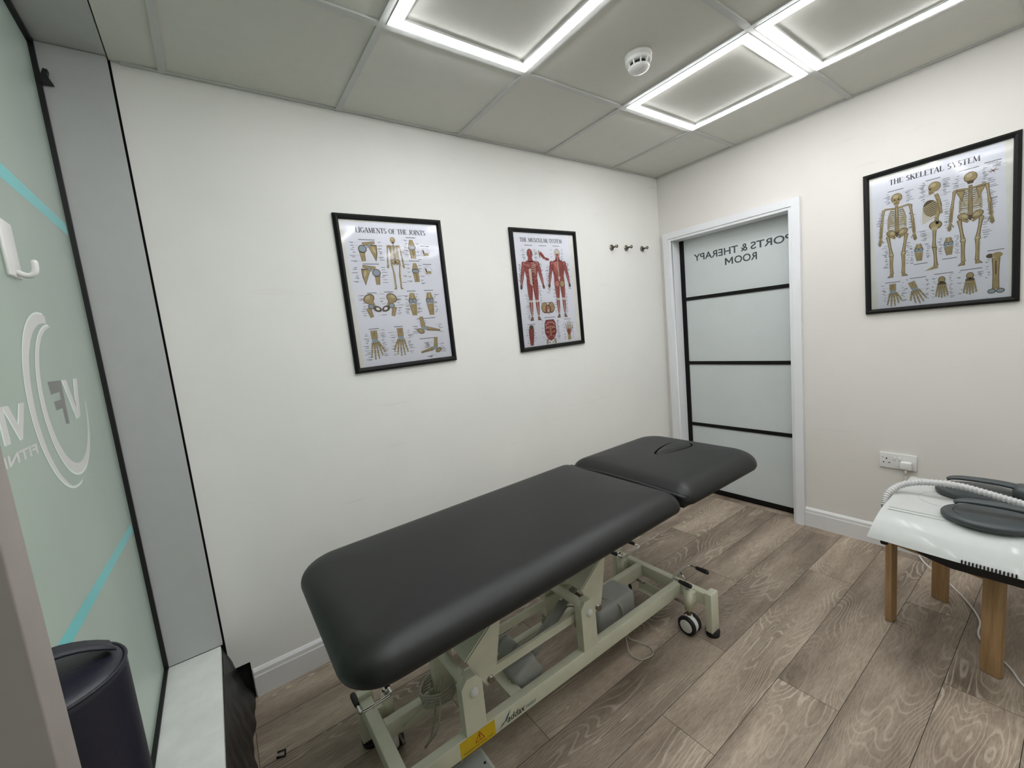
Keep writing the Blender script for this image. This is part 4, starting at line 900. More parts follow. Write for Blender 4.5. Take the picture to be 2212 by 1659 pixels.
def d3(C):
    serif_text(C, 'THE SKELETAL SYSTEM', -0.163, 0.147, 0.279, 0.304)
    skeleton(C, -0.136, 0.232, -0.183, 'front'); skeleton(C, 0.000, 0.240, -0.172, 'side'); skeleton(C, 0.117, 0.242, -0.172, 'back')
    heading(C, -0.14, 0.248, 0.06); heading(C, -0.005, 0.253, 0.05); heading(C, 0.112, 0.256, 0.062); heading(C, 0.184, 0.262, 0.05)
    joint_knee(C, -0.056, -0.035, -0.118, 0.026); joint_knee(C, 0.047, -0.030, -0.112, 0.026); heading(C, -0.05, -0.132, 0.05); heading(C, 0.05, -0.128, 0.05)
    hand(C, -0.155, -0.268, 0.100, -1); hand(C, -0.066, -0.266, 0.100, 1, 0.35)
    foot_top(C, 0.024, -0.207, -0.310, 0.042); foot_top(C, 0.117, -0.205, -0.308, 0.042)
    heading(C, -0.155, -0.205, 0.06); heading(C, -0.06, -0.198, 0.06); heading(C, 0.03, -0.194, 0.065); heading(C, 0.12, -0.192, 0.07)
    b = MI
    C.limb((0.196, -0.155), (0.196, -0.295), 0.022, 0.018, b['bone'], 4, b['bd'], 0.002, 0.8); C.ell(0.178, -0.145, 0.012, 0.010, b['bd'], 4); C.ell(0.200, -0.144, 0.016, 0.012, b['bone'], 5)
    for sg in (-1, 1): C.ell(0.197 + sg * 0.013, -0.303, 0.013, 0.011, b['bd'], 4); C.ell(0.197 + sg * 0.013, -0.303, 0.010, 0.008, b['lig'], 5)
    C.line((0.196, -0.17), (0.196, -0.23), 0.003, b['md'], 6); heading(C, 0.195, -0.122, 0.05)
    for k in range(6): C.line((0.185, 0.222), (0.185 + 0.016 * math.cos(k), 0.222 + 0.009 * math.sin(k)), 0.002, b['md'], 3)
    for (x, y0, y1, s_, n, w_) in ((-0.195, 0.15, 0.0, -1, 26, 0.02), (-0.165, 0.235, 0.19, -1, 8, 0.02), (-0.10, 0.23, 0.18, 1, 9, 0.03), (-0.09, 0.16, 0.05, 1, 14, 0.02), (-0.035, 0.245, 0.16, -1, 14, 0.02), (0.03, 0.24, 0.17, 1, 12, 0.025), (0.035, 0.14, 0.02, 1, 14, 0.02), (-0.03, 0.02, -0.02, -1, 6, 0.03), (-0.175, -0.02, -0.13, -1, 15, 0.02), (-0.10, -0.02, -0.12, 1, 9, 0.015), (-0.078, -0.04, -0.12, -1, 10, 0.015), (-0.03, -0.04, -0.11, 1, 10, 0.015), (0.025, -0.03, -0.10, -1, 10, 0.015), (0.07, -0.03, -0.11, 1, 12, 0.015), (0.08, 0.235, 0.18, -1, 7, 0.02), (0.155, 0.24, 0.18, 1, 10, 0.015), (0.17, 0.19, 0.04, 1, 18, 0.028), (0.155, 0.03, -0.06, 1, 9, 0.03), (-0.185, -0.22, -0.30, -1, 9, 0.015), (-0.12, -0.215, -0.30, 1, 8, 0.012), (-0.10, -0.21, -0.30, -1, 4, 0.015), (-0.03, -0.21, -0.30, 1, 9, 0.012), (0.0, -0.21, -0.30, -1, 7, 0.015), (0.05, -0.20, -0.31, 1, 13, 0.018), (0.09, -0.20, -0.30, -1, 5, 0.015), (0.145, -0.21, -0.23, 1, 4, 0.02), (0.175, -0.16, -0.24, -1, 7, 0.01), (0.205, 0.255, 0.24, -1, 4, 0.04)):
        captions(C, x, y0, y1, s_, n, w_)
def mx_back(x, z, rot=0.0):
    m_ = Matrix(((1, 0, 0, x), (0, 0, -1, -0.0205), (0, 1, 0, z), (0, 0, 0, 1))); return m_ @ Matrix.Rotation(rot, 4, 'Z')
def mx_right(y, z, rot=0.0):
    m_ = Matrix(((0, 0, -1, -0.0205), (-1, 0, 0, y), (0, 1, 0, z), (0, 0, 0, 1))); return m_ @ Matrix.Rotation(rot, 4, 'Z')
make_poster('framed_poster', 'black-framed poster titled Ligaments of the Joints on the back wall', mx_back(-2.118, 1.633, 0.006), 0.525, 0.714, d1, [(-0.216, -0.341), (0.246, -0.338), (0.246, 0.332), (-0.224, 0.323)])
make_poster('framed_poster', 'black-framed poster titled The Muscular System beside the coat hooks', mx_back(-1.162, 1.630, 0.008), 0.525, 0.714, d2, [(-0.244, -0.34), (0.203, -0.325), (0.205, 0.334), (-0.244, 0.329)])
make_poster('framed_poster', 'black-framed poster titled The Skeletal System on the right wall', mx_right(-1.5075, 1.661, 0.018), 0.532, 0.716, d3, [(-0.215, -0.344), (0.236, -0.332), (0.216, 0.332), (-0.235, 0.318)])

# ---------------------------------------------------------------- wall socket and plug
t = thing('wall_socket', 'white double wall socket low on the right wall above the device', 'socket', (0, -1.384, 0.501))
mb = MB(); mb.box(-0.010, -0.0005, -1.459, -1.309, 0.460, 0.544, 0, bev=0.002); mb.build('face_plate', PLWHITE, t)
for yy in (-1.372, -1.392):
    mb = MB(); mb.box(-0.0135, -0.009, yy - 0.006, yy + 0.006, 0.508, 0.526, 0, bev=0.0015); mb.build('rocker_switch', PLWHITE, t)
mb = MB()
for (yy, z, w_, h_) in ((-1.338, 0.512, 0.005, 0.009), (-1.326, 0.490, 0.007, 0.0045), (-1.350, 0.490, 0.007, 0.0045), (-1.322, 0.517, 0.006, 0.002)):
    mb.box(-0.0106, -0.0098, yy - w_ / 2, yy + w_ / 2, z - h_ / 2, z + h_ / 2)
mb.build('pin_slots', BLACK, t)
t = thing('power_cable', 'white mains plug and cable plugged into the wall socket, trailing on the floor', 'power cable', (-0.02, -1.42, 0.487))
mb = MB(); mb.box(-0.036, -0.0107, -1.444, -1.396, 0.466, 0.510, 0, bev=0.008); mb.build('plug', PLWHITE, t)
mb = MB(); mb.cyl((-0.024, -1.420, 0.468), (-0.024, -1.420, 0.435), 0.006, r2=0.0038)
mb.tube(smooth_path([(-0.024, -1.42, 0.44), (-0.026, -1.422, 0.30), (-0.035, -1.44, 0.12), (-0.08, -1.5, 0.012), (-0.2, -1.60, 0.0045), (-0.34, -1.69, 0.0045), (-0.47, -1.745, 0.0045), (-0.60, -1.76, 0.0045), (-0.72, -1.845, 0.0045), (-0.80, -1.885, 0.0045), (-0.9, -1.96, 0.0045)], 10), 0.0035, seg=8)
mb.build('cord', PLWHITE, t)

# ---------------------------------------------------------------- treatment couch
CX0, CX1 = -2.65, -1.313; YN, YFAR = -1.056, -0.537; YRN, YRF = -0.903, -0.692
couch = thing('treatment_couch', 'black two-section electric treatment couch on cream steel base with wheels', 'treatment couch', (-1.98, -0.797, 0))
def rrect(x0, x1, y0, y1, r, n=10, ins=0.0):
    r0, r1 = r          # corner radii at the low-x and high-x ends
    x0 += ins; x1 -= ins; y0 += ins; y1 -= ins; P = []
    r0 = max(r0 - ins * 0.6, 0.012); r1 = max(r1 - ins * 0.6, 0.012)
    for (cx, cy, a, q) in ((x1 - r1, y1 - r1, 0, r1), (x0 + r0, y1 - r0, 90, r0), (x0 + r0, y0 + r0, 180, r0), (x1 - r1, y0 + r1, 270, r1)):
        for i in range(n + 1):
            an = math.radians(a + 90 * i / n); P.append((cx + q * math.cos(an), cy + q * math.sin(an)))
    return P
def cushion(x0, x1, y0, y1, z0, z1, r, name, mats, ins_end=None):
    h = z1 - z0; prof = [(0.05, 0.0), (0.014, 0.001), (0.004, 0.006), (0.0, 0.016)]
    for i in range(1, 10):
        a = i / 10 * PI / 2; prof.append((0.088 * (1 - math.cos(a)) ** 1.0, 0.016 + (h - 0.022) * math.sin(a) ** 0.9))
    prof += [(0.105, h - 0.0045), (0.14, h - 0.0022), (0.19, h - 0.0008), (0.24, h)]
    mb = MB(); rings = [rrect(x0, x1, y0, y1, r, 10, i) for i, _ in prof]; n = len(rings[0]); vs = []
    for (ins, z), R in zip(prof, rings): vs += [(x, y, z0 + z) for x, y in R]
    fs = [[k * n + i, k * n + (i + 1) % n, (k + 1) * n + (i + 1) % n, (k + 1) * n + i] for k in range(len(prof) - 1) for i in range(n)]
    fs.append(list(range(n))[::-1]); fs.append([(len(prof) - 1) * n + i for i in range(n)])
    mb.add(vs, fs, 0, True); return mb
YC = -0.772; HW = 0.327; ZB, ZT = 0.655, 0.742
mb = cushion(-2.787, -1.530, YC - HW, YC + HW, ZB, ZT, (0.105, 0.055), 'mattress', VINYL); mb.v = [Vector((v.x, v.y + (v.x + 1.53) * 0.026, v.z)) for v in mb.v]; mb.build('mattress', VINYL, couch)
mb = cushion(-1.519, -0.868, YC - HW, YC + HW, ZB, ZT, (0.055, 0.115), 'headrest', VINYL); head = mb.build('headrest', VINYL, couch)
def teardrop(cx, cy, L_, w_, z, n=28, grow=0.0):
    P = []
    for i in range(n):
        a = 2 * PI * i / n; x = -math.cos(a); k = (0.62 + 0.38 * (x)) if x < 1 else 1
        sn_ = math.sin(a); P.append((cx + x * (L_ / 2 + grow), cy + math.copysign(abs(sn_) ** 0.75, sn_) * (w_ / 2 * max(0.42, 0.72 + 0.34 * x) + grow), z))
    return P
cut = MB(); cut.prism(teardrop(-1.110, -0.764, 0.245, 0.132, ZT - 0.045, grow=0.008), (0, 0, 0.1))
mcut = bpy.data.meshes.new('cut'); mcut.from_pydata([tuple(v) for v in cut.v], [], cut.f)
def apply_cut(o, cm):
    oc = bpy.data.objects.new('cutter', cm); COL.objects.link(oc)
    md = o.modifiers.new('b', 'BOOLEAN'); md.operation = 'DIFFERENCE'; md.object = oc; md.solver = 'EXACT'
    dg = bpy.context.evaluated_depsgraph_get(); dg.update()
    me = bpy.data.meshes.new_from_object(o.evaluated_get(dg)); o.modifiers.clear(); o.data = me
    COL.objects.unlink(oc); bpy.data.objects.remove(oc)
bmx = bmesh.new(); bmx.from_mesh(mcut); bmesh.ops.recalc_face_normals(bmx, faces=bmx.faces); bmx.to_mesh(mcut); bmx.free()
apply_cut(head, mcut)
es = head.modifiers.new('e', 'EDGE_SPLIT'); es.split_angle = math.radians(35)
mb = MB(); P0 = teardrop(-1.110, -0.764, 0.245, 0.132, 0)
lv = [(1.0, -0.04), (1.0, -0.002), (0.985, 0.003), (0.94, 0.007), (0.85, 0.0095), (0.6, 0.0115), (0.3, 0.012)]; vs = []
for (k, z) in lv: vs += [(-1.110 + (p[0] + 1.110) * k, -0.764 + (p[1] + 0.764) * k, ZT + z - 0.006) for p in P0]
n = len(P0); mb.add(vs, [[k * n + i, k * n + (i + 1) % n, (k + 1) * n + (i + 1) % n, (k + 1) * n + i] for k in range(len(lv) - 1) for i in range(n)] + [list(range(n))[::-1], [(len(lv) - 1) * n + i for i in range(n)]], 0, True)
mb.build('face_hole_plug', VINYL, head)
mb = MB(); mb.tube([(-1.5245, YC - HW + 0.006 + i * (2 * HW - 0.03) / 20, 0.700 + 0.010 * math.sin(PI * i / 20)) for i in range(21)], 0.0075, seg=8); mb.build('hinge_piping', VINYLD, couch)
mb = MB(); mb.box(-2.745, -1.56, YC - 0.29, YC + 0.29, 0.640, 0.6565); mb.box(-1.49, -0.91, YC - 0.29, YC + 0.29, 0.640, 0.6565); mb.build('cushion_board', VINYLD, couch)
# upper steel frame under the cushions
mb = MB()
for yy in (-0.903, -0.692): mb.obox((-2.6, yy, 0.622), (-1.56, yy, 0.622), 0.03, 0.035)
for xx in (-2.6, -2.03, -1.56): mb.obox((xx, YC - 0.25, 0.622), (xx, YC + 0.25, 0.622), 0.035, 0.03)
for yy in (-0.86, -0.73): mb.obox((-1.53, yy, 0.622), (-1.0, yy, 0.622), 0.025, 0.03)
mb.build('top_frame', CREAM, couch)
# floor frame
for yy in (YRN, YRF):
    mb = MB(); mb.box(CX0 + 0.02, CX1 - 0.015, yy - 0.016, yy + 0.016, 0.128, 0.186, 0, bev=0.003); mb.build('rail', CREAM, couch)
for xx, w2 in ((CX0, 0.02), (CX1, 0.016)):
    mb = MB(); mb.box(xx - w2, xx + w2, YN + 0.012, YFAR - 0.012, 0.130, 0.187, 0, bev=0.003); mb.build('crossbar', CREAM, couch)
mb = MB(); mb.prism([(CX1 - 0.078, 0, 0.085), (CX1 - 0.045, 0, 0.085), (CX1 - 0.045, 0, 0.127), (CX1 - 0.049, 0, 0.127), (CX1 - 0.049, 0, 0.089), (CX1 - 0.078, 0, 0.089)], (0, 0.179, 0), 0, Matrix.Translation((0, YRN + 0.016, 0)))
mb.build('angle_bracket', CREAM, couch)
mb = MB(); mb.box(-2.262, -2.217, YRN + 0.016, YRF - 0.016, 0.160, 0.182, 0, bev=0.002); mb.build('cross_plate', CREAM, couch)
mb = MB(); mb.prism([(-1.80, -0.852, 0.088), (-1.80, -0.700, 0.088), (-1.80, -0.700, 0.118), (-1.80, -0.704, 0.118), (-1.80, -0.704, 0.0935), (-1.80, -0.848, 0.0935), (-1.80, -0.848, 0.118), (-1.80, -0.852, 0.118)], (0.27, 0, 0))
mb.build('box_tray', CREAM, couch)
for xx in (CX0, CX1):
    for yy in (YN, YFAR):
        mb = MB(); mb.box(xx - 0.028, xx + 0.028, yy - 0.015, yy + 0.015, 0.022, 0.200, 0, bev=0.002); post = mb.build('foot_post', CREAM, couch)
        mb = MB(); mb.cyl((xx, yy, 0.0005), (xx, yy, 0.020), 0.028, seg=24, r2=0.030); mb.cyl((xx, yy, 0.018), (xx, yy, 0.024), 0.024, seg=24); mb.build('rubber_foot', RUBBER, post)
# castors and pedals; sx: +1 toward the middle of the couch, sy: outward
def castor(xx, yy):
    mb = MB(); mb.cyl((xx, yy, 0.112), (xx, yy, 0.206), 0.0185, seg=24)
    mb.box(xx - 0.004, xx + 0.05 if xx < CX1 - 0.001 and xx > -2 else xx + 0.004, yy - 0.012, yy + 0.012, 0.135, 0.18)
    if xx < -2: mb.box(xx - 0.05, xx, yy - 0.012, yy + 0.012, 0.135, 0.18)
    sl = mb.build('castor_sleeve', CREAM, couch)
    mb = MB(); mb.sphere((xx, yy, 0.222), 0.0135); mb.cyl((xx, yy, 0.205), (xx, yy, 0.222), 0.007); mb.build('brake_knob', CHROME, sl)
    mb = MB(); mb.cyl((xx, yy, 0.080), (xx, yy, 0.113), 0.0105, seg=18)
    mb.build('castor_stem', BRASS, sl)
    mb = MB(); mb.cyl((xx, yy, 0.128), (xx, yy + (0.14 if yy < -0.8 else -0.14), 0.128), 0.0055, seg=6); mb.build('brake_rod', STEEL, sl)
    w_ = MB()
    for sx in (-1, 1):
        w_.lathe([(0.0, sx * 0.029), (0.0275, sx * 0.029), (0.0285, sx * 0.0285), (0.0285, sx * 0.012)], (xx, yy, 0.0425), (1, 0, 0), seg=32)
    w_.lathe([(0.036, -0.011), (0.038, -0.006), (0.038, 0.006), (0.036, 0.011)], (xx, yy, 0.0425), (1, 0, 0), seg=32); w_.cyl((xx, yy, 0.06), (xx, yy, 0.086), 0.014)
    cs_ = w_.build('castor', PLWHITE, couch)
    for sx in (-1, 1):
        w_ = MB(); w_.lathe([(0.0285, 0.0285), (0.032, 0.030), (0.039, 0.0285), (0.042, 0.024), (0.042, 0.017), (0.039, 0.012), (0.028, 0.012)], (xx, yy, 0.0425), (sx, 0, 0), seg=40); w_.build('tyre', RUBBER, cs_)
def pedal(x0, x1, yb, sy, z=0.247):
    pts = []
    L_ = 0.088
    raw = [(x0, yb + sy * L_, z), (x0, yb + sy * 0.012, z), (x0 + (x1 - x0) * 0.1, yb, z), (x1 - (x1 - x0) * 0.1, yb, z + 0.003), (x1, yb + sy * 0.012, z + 0.004), (x1, yb + sy * L_, z + 0.006)]
    mb = MB(); mb.tube([raw[0]] + smooth_path(raw[1:-1], 5) + [raw[-1]], 0.0052, seg=10)
    mb.cyl((x0 + (x1 - x0) * 0.45, yb + sy * 0.03, z - 0.03), (x0 + (x1 - x0) * 0.45, yb + sy * 0.002, z), 0.005)
    pd = mb.build('foot_pedal', CHROME, couch)
    for xx in (x0, x1):
        mb = MB(); zz = z if xx == x0 else z + 0.005
        mb.lathe([(0.0, 0.0), (0.007, 0.0), (0.0085, 0.008), (0.0098, 0.03), (0.0098, 0.05), (0.0085, 0.058), (0.0, 0.061)], (xx, yb + sy * 0.034, zz), (0, sy, 0), seg=18); mb.build('rubber_grip', RUBBER, pd)
castor(-1.372, -0.984); castor(-1.372, -0.609); castor(-2.592, -0.984); castor(-2.592, -0.609)
pedal(-1.402, -1.268, -0.928, -1); pedal(-1.402, -1.268, -0.655, 1, 0.235); pedal(-2.692, -2.590, -0.672, 1, 0.245)
# uprights, pivots and lifting arms
XA, XB = -2.415, -1.911
for xx, zt in ((XA, 0.368), (XB, 0.378)):
    for yy in (YRN, YRF):
        s_ = -1 if yy == YRN else 1
        pts = [(xx - 0.036, yy - 0.0175, 0.186), (xx + 0.036, yy - 0.0175, 0.186), (xx + 0.036, yy - 0.0175, zt - 0.024), (xx + 0.016, yy - 0.0175, zt), (xx - 0.016, yy - 0.0175, zt), (xx - 0.036, yy - 0.0175, zt - 0.024)]
        mb = MB(); mb.prism(pts, (0, 0.035, 0)); up = mb.build('upright', CREAM, couch)
        mb = MB(); mb.sphere((xx + 0.004, yy + s_ * 0.018, zt - 0.050), 0.0145, 0, (1, 0.75, 1)); mb.build('pivot_cap', PLWHITE, up)
    mb = MB(); mb.cyl((xx - 0.014, YRF, zt - 0.018), (xx - 0.014, YRN, zt - 0.018), 0.0175, seg=24); mb.build('pivot_tube', CREAM, couch)
def lift_arm(dx, dz):
    mb = MB(); y0, y1 = -0.882, -0.712
    fl = [(-2.408, 0.392), (-2.345, 0.272), (-2.322, 0.272), (-2.306, 0.300), (-2.262, 0.500), (-2.045, 0.612), (-2.07, 0.625), (-2.283, 0.487)]
    for yy in (y0, y1): mb.prism([(x + dx, yy, z + dz) for x, z in fl], (0, 0.005, 0))
    pl = [(-2.413, 0.395), (-2.408, 0.389), (-2.283, 0.483), (-2.068, 0.622), (-2.072, 0.628), (-2.287, 0.489)]
    mb.prism([(x + dx, y0, z + dz) for x, z in pl], (0, y1 - y0 + 0.005, 0))
    a = mb.build('lifting_arm', CREAM, couch)
    mb = MB(); mb.cyl((-2.330 + dx, y0 - 0.012, 0.288 + dz), (-2.330 + dx, y1 + 0.012, 0.288 + dz), 0.012, seg=16); mb.build('pivot_bolt', STEEL, a)
lift_arm(0, 0); lift_arm(0.505, 0.004)
for yy in (-0.868, -0.726):
    mb = MB(); mb.obox((-2.33, yy, 0.296), (-1.825, yy, 0.300), 0.012, 0.03); mb.build('link_bar', CREAM, couch)
# actuator
mb = MB(); mb.tube([(-2.14, -0.815, 0.205), (-1.93, -0.800, 0.315)], 0.0205, seg=20); mb.tube([(-1.95, -0.8, 0.305), (-1.84, -0.797, 0.36)], 0.013, seg=16)
act = mb.build('actuator', PLGREY, couch)
mb = MB(); mb.box(-0.055, 0.055, -0.048, 0.048, -0.05, 0.05, 0, Matrix.Translation((-2.165, -0.822, 0.188)) @ Matrix.Rotation(-0.45, 4, 'Y'), bev=0.018); mb.build('motor_housing', PLGREY, act)
mb = MB(); mb.cyl((-2.155, -0.78, 0.20), (-2.17, -0.715, 0.225), 0.034, seg=24); mb.sphere((-2.17, -0.715, 0.225), 0.034, 0, (1, 0.5, 1)); mb.build('motor', PLGREY, act)
mb = MB(); mb.cyl((-2.235, -0.835, 0.165), (-2.205, -0.828, 0.175), 0.014); mb.build('motor_fork', CHROME, act)
mb = MB(); mb.box(-1.785, -1.545, -0.845, -0.707, 0.095, 0.225, 0, bev=0.03); cb = mb.build('control_box', PLGREY, couch)
mb = MB(); mb.box(-1.786, -1.7865, -0.80, -0.77, 0.12, 0.14); mb.tube(smooth_path([(-1.74, -0.73, 0.226), (-1.70, -0.79, 0.229), (-1.66, -0.85, 0.200), (-1.655, -0.853, 0.12)]), 0.004, seg=8); mb.build('box_lead', CABLE, cb)
# stickers
mxn = Matrix(((1, 0, 0, 0), (0, 0, -1, YRN - 0.0163), (0, 1, 0, 0), (0, 0, 0, 1)))
mb = MB(); mb.fixn = False
quad2(mb, [(-2.478, 0.130), (-2.352, 0.130), (-2.352, 0.184), (-2.478, 0.184)], 0, 0.0002, mxn)
tri = [(-2.425, 0.150), (-2.393, 0.150), (-2.409, 0.179)]
for i in range(3):
    a, b = Vector(tri[i]), Vector(tri[(i + 1) % 3]); d_ = (b - a).normalized(); n_ = Vector((-d_.y, d_.x)) * 0.0011
    quad2(mb, [tuple(a - n_), tuple(b - n_), tuple(b + n_), tuple(a + n_)], 1, 0.0004, mxn)
quad2(mb, [(-2.4103, 0.158), (-2.4077, 0.158), (-2.4065, 0.171), (-2.4115, 0.171)], 1, 0.0005, mxn); quad2(mb, [(-2.411, 0.153), (-2.407, 0.153), (-2.407, 0.1565), (-2.411, 0.1565)], 1, 0.0005, mxn)
put_text(mb, 'MAXIMUM LOAD 225 KG / 35 ST', -2.468, -2.362, 0.136, 0.143, 0.0004, 2, mxn)
mb.build('warning_label', [YELLOW, RED, INK], couch)['label'] = 'yellow maximum load label with red warning triangle'
mb = MB(); mb.fixn = False
quad2(mb, [(-2.340, 0.135), (-2.318, 0.146), (-2.314, 0.151), (-2.325, 0.147)], 0, 0.0003, mxn)
quad2(mb, [(-2.318, 0.147), (-2.309, 0.148), (-2.287, 0.178), (-2.303, 0.166)], 1, 0.00035, mxn)
put_text(mb, 'addax', -2.306, -2.232, 0.139, 0.161, 0.0003, 0, mxn, shear=0.25, bold=0.012)
put_text(mb, 'medical', -2.229, -2.186, 0.141, 0.154, 0.0003, 2, mxn, shear=0.2)
mb.build('maker_logo', [INK, BLUE, TEAL], couch)
# cables
def coil(mb, cx, cy, z, rx, ry, turns, r=0.0032, ph=0):
    P = []
    for i in range(turns * 14 + 1):
        a = 2 * PI * i / 14 + ph; P.append((cx + (rx + 0.004 * math.sin(i * 1.7)) * math.cos(a), cy + (ry + 0.004 * math.cos(i * 2.3)) * math.sin(a), z + 0.010 * i / 14 + 0.007 * math.sin(a + ph)))
    mb.tube(P, r, seg=7)
mb = MB(); coil(mb, -2.44, -0.715, 0.185, 0.068, 0.044, 5, r=0.0036); mb.tube(smooth_path([(-2.45, -0.73, 0.23), (-2.47, -0.78, 0.20), (-2.50, -0.80, 0.15), (-2.535, -0.77, 0.09), (-2.50, -0.75, 0.10), (-2.47, -0.745, 0.19), (-2.44, -0.75, 0.27)]), 0.0033, seg=7)
mb.tube(smooth_path([(-2.47, -0.71, 0.24), (-2.50, -0.74, 0.21), (-2.56, -0.745, 0.195), (-2.58, -0.72, 0.16)]), 0.0033, seg=7)
mb.tube(smooth_path([(-2.40, -0.74, 0.25), (-2.41, -0.83, 0.17), (-2.44, -0.86, 0.09), (-2.50, -0.90, 0.05), (-2.56, -0.97, 0.06), (-2.58, -1.00, 0.02), (-2.5, -1.0, 0.006), (-2.44, -0.985, 0.03)]), 0.0033, seg=7)
mb.build('cable', CABLE, couch)
mb = MB(); coil(mb, -1.915, -0.695, 0.195, 0.046, 0.032, 3, ph=1.0)
mb.tube(smooth_path([(-1.93, -0.735, 0.21), (-2.02, -0.745, 0.205), (-2.12, -0.75, 0.21), (-2.16, -0.75, 0.23)]), 0.0033, seg=7)
mb.tube(smooth_path([(-1.90, -0.735, 0.215), (-2.0, -0.76, 0.19), (-2.1, -0.765, 0.19), (-2.15, -0.79, 0.22)]), 0.0033, seg=7)
mb.tube(smooth_path([(-1.87, -0.72, 0.22), (-1.86, -0.76, 0.25), (-1.80, -0.79, 0.22)]), 0.0033, seg=7)
mb.build('cable', CABLE, couch)
mb = MB(); mb.tube(smooth_path([(-1.66, -0.86, 0.10), (-1.665, -0.875, 0.06), (-1.672, -0.895, 0.015), (-1.66, -0.94, 0.004), (-1.60, -0.955, 0.004), (-1.575, -0.92, 0.004), (-1.60, -0.885, 0.02), (-1.64, -0.87, 0.05), (-1.655, -0.86, 0.09)]), 0.0024, seg=7)
mb.build('cable', CABLE, couch)['label'] = 'thin pale cable looping onto the floor'
# foot switch
t = thing('foot_switch', 'grey foot control box on the floor under the near rail by the warning label', 'foot switch', (-2.442, -0.965, 0))
mb = MB(); mb.box(-2.500, -2.384, -1.070, -0.866, 0.001, 0.066, 0, bev=0.006); mb.build('casing', mat('pale_grey_plastic', (176, 177, 166), 0.5), t)
mb = MB(); mb.box(-2.492, -2.396, -1.060, -0.880, 0.0655, 0.071, 0, bev=0.002); mb.build('pedal_plate', PLGREY, t)
mb = MB(); mb.cyl((-2.405, -0.925, 0.0705), (-2.405, -0.925, 0.0722), 0.004); mb.build('screw', BLACK, t)

# ---------------------------------------------------------------- stool and device
U = Vector((math.cos(-0.32), math.sin(-0.32), 0)); V = Vector((-math.sin(0.32) * -1 * -1, -math.cos(-0.32), 0))
V = Vector((U.y, -U.x, 0))
L1 = Vector((-0.700, -1.512, 0)); L2 = L1 + U * 0.325; L3 = L1 + V * 0.315; L4 = L1 + U * 0.325 + V * 0.315
SC = (L1 + L4) / 2
stool = thing('stool', 'wooden four-legged stool under the white therapy device', 'stool', SC)
for (P_, wide, hw) in ((L1, U, 0.019), (L4, U, 0.019), (L2, V, 0.027), (L3, V, 0.027)):
    mb = MB(); x_ = wide; y_ = Vector((-wide.y, wide.x, 0)); mx_ = Matrix((x_, y_, Vector((0, 0, 1)))).transposed().to_4x4(); mx_.translation = P_
    mb.box(-hw, hw, -0.0125, 0.0125, 0.0005, 0.402, 0, mx_, bev=0.003); mb.build('leg', WOOD, stool)
mb = MB()
for a, b in ((L1, L2), (L2, L4), (L4, L3), (L3, L1)): mb.obox(a + Vector((0, 0, 0.375)), b + Vector((0, 0, 0.375)), 0.018, 0.045, 0, bev=0.002)
mb.build('apron', WOOD, stool)
mb = MB(); mxs = Matrix((U, Vector((-U.y, U.x, 0)), Vector((0, 0, 1)))).transposed().to_4x4(); mxs.translation = SC
mb.box(-0.175, 0.175, -0.175, 0.175, 0.4025, 0.4125, 0, mxs, bev=0.004); mb.build('seat', WOOD, stool)

DY0, DY1 = -1.512, -2.20
dev = thing('therapy_device', 'glossy white slab-shaped therapy device with curved front resting on a stool', 'medical device', (-0.6, -1.85, 0.45))
top_prof = [(-0.945, 0.4685), (-0.937, 0.482), (-0.922, 0.502), (-0.902, 0.522), (-0.880, 0.538), (-0.855, 0.5495), (-0.83, 0.5555), (-0.80, 0.559), (-0.60, 0.5595), (-0.42, 0.5595), (-0.385, 0.556), (-0.365, 0.54), (-0.355, 0.515), (-0.352, 0.478)]
mb = MB(); ny = 16; vs = []
bot = [(-0.36, 0.476), (-0.60, 0.474), (-0.85, 0.470), (-0.935, 0.466)]
pf = top_prof + bot; n = len(pf)
ys = [DY0 + (DY1 - DY0) * i / ny for i in range(ny + 1)]
for i, y in enumerate(ys):
    t_ = i / ny; sag = -0.020 * math.sin(PI * t_); taper = 0.030 * (1 - t_) ** 6
    for (x, z) in pf:
        front = max(0, min(1, (-0.75 - x) / 0.2))
        vs.append((x + front * sag, y - (max(0, 0.559 - z) * 0.0 if front == 0 else 0) + 0.02 * (0.559 - z) / 0.09 * (1 if i == 0 else 0), z))
fs = [[i * n + k, i * n + (k + 1) % n, (i + 1) * n + (k + 1) % n, (i + 1) * n + k] for i in range(ny) for k in range(n)]
fs += [list(range(n)), [ny * n + k for k in range(n)][::-1]]
mb.add(vs, fs, 0, True)
dv = mb.build('housing', DEVICE, dev)
md = dv.modifiers.new('e', 'EDGE_SPLIT'); md.split_angle = math.radians(38)
mb = MB()
mb.prism([(-0.908, -1.565, 0.471), (-0.908, -2.18, 0.471), (-0.908, -2.12, 0.424), (-0.908, -1.95, 0.4135), (-0.908, -1.72, 0.4135), (-0.908, -1.66, 0.428)][::-1], (0.50, 0, 0)); mb.build('base_tray', BLACK, dev)
for (x, y) in ((-0.925, -1.540), (-0.42, -1.540), (-0.938, -1.878), (-0.42, -2.15)):
    mb = MB(); mb.cyl((x, y, 0.449), (x, y, 0.4725), 0.0115, seg=18, r2=0.013); mb.build('rubber_foot', RUBBER, dev)
mb = MB()
for k in range(15):
    y = -1.750 - k * 0.0085
    t_ = (y - DY0) / (DY1 - DY0); sg = -0.020 * math.sin(PI * t_)
    mb.box(-0.9468 + sg, -0.9395 + sg, y - 0.0018, y + 0.0018, 0.4695, 0.480)
mb.build('vent_slots', BLACK, dev)
mb = MB(); P = []
for i in range(60):
    a = 2 * PI * i / 60; P.append((-0.62 + 0.085 * math.cos(a), -1.665 + 0.085 * math.sin(a), 0.5597))
mb.tube(P + [P[0]], 0.0010, seg=6, cap=False); mb.build('dock_outline', HOSE, dev)
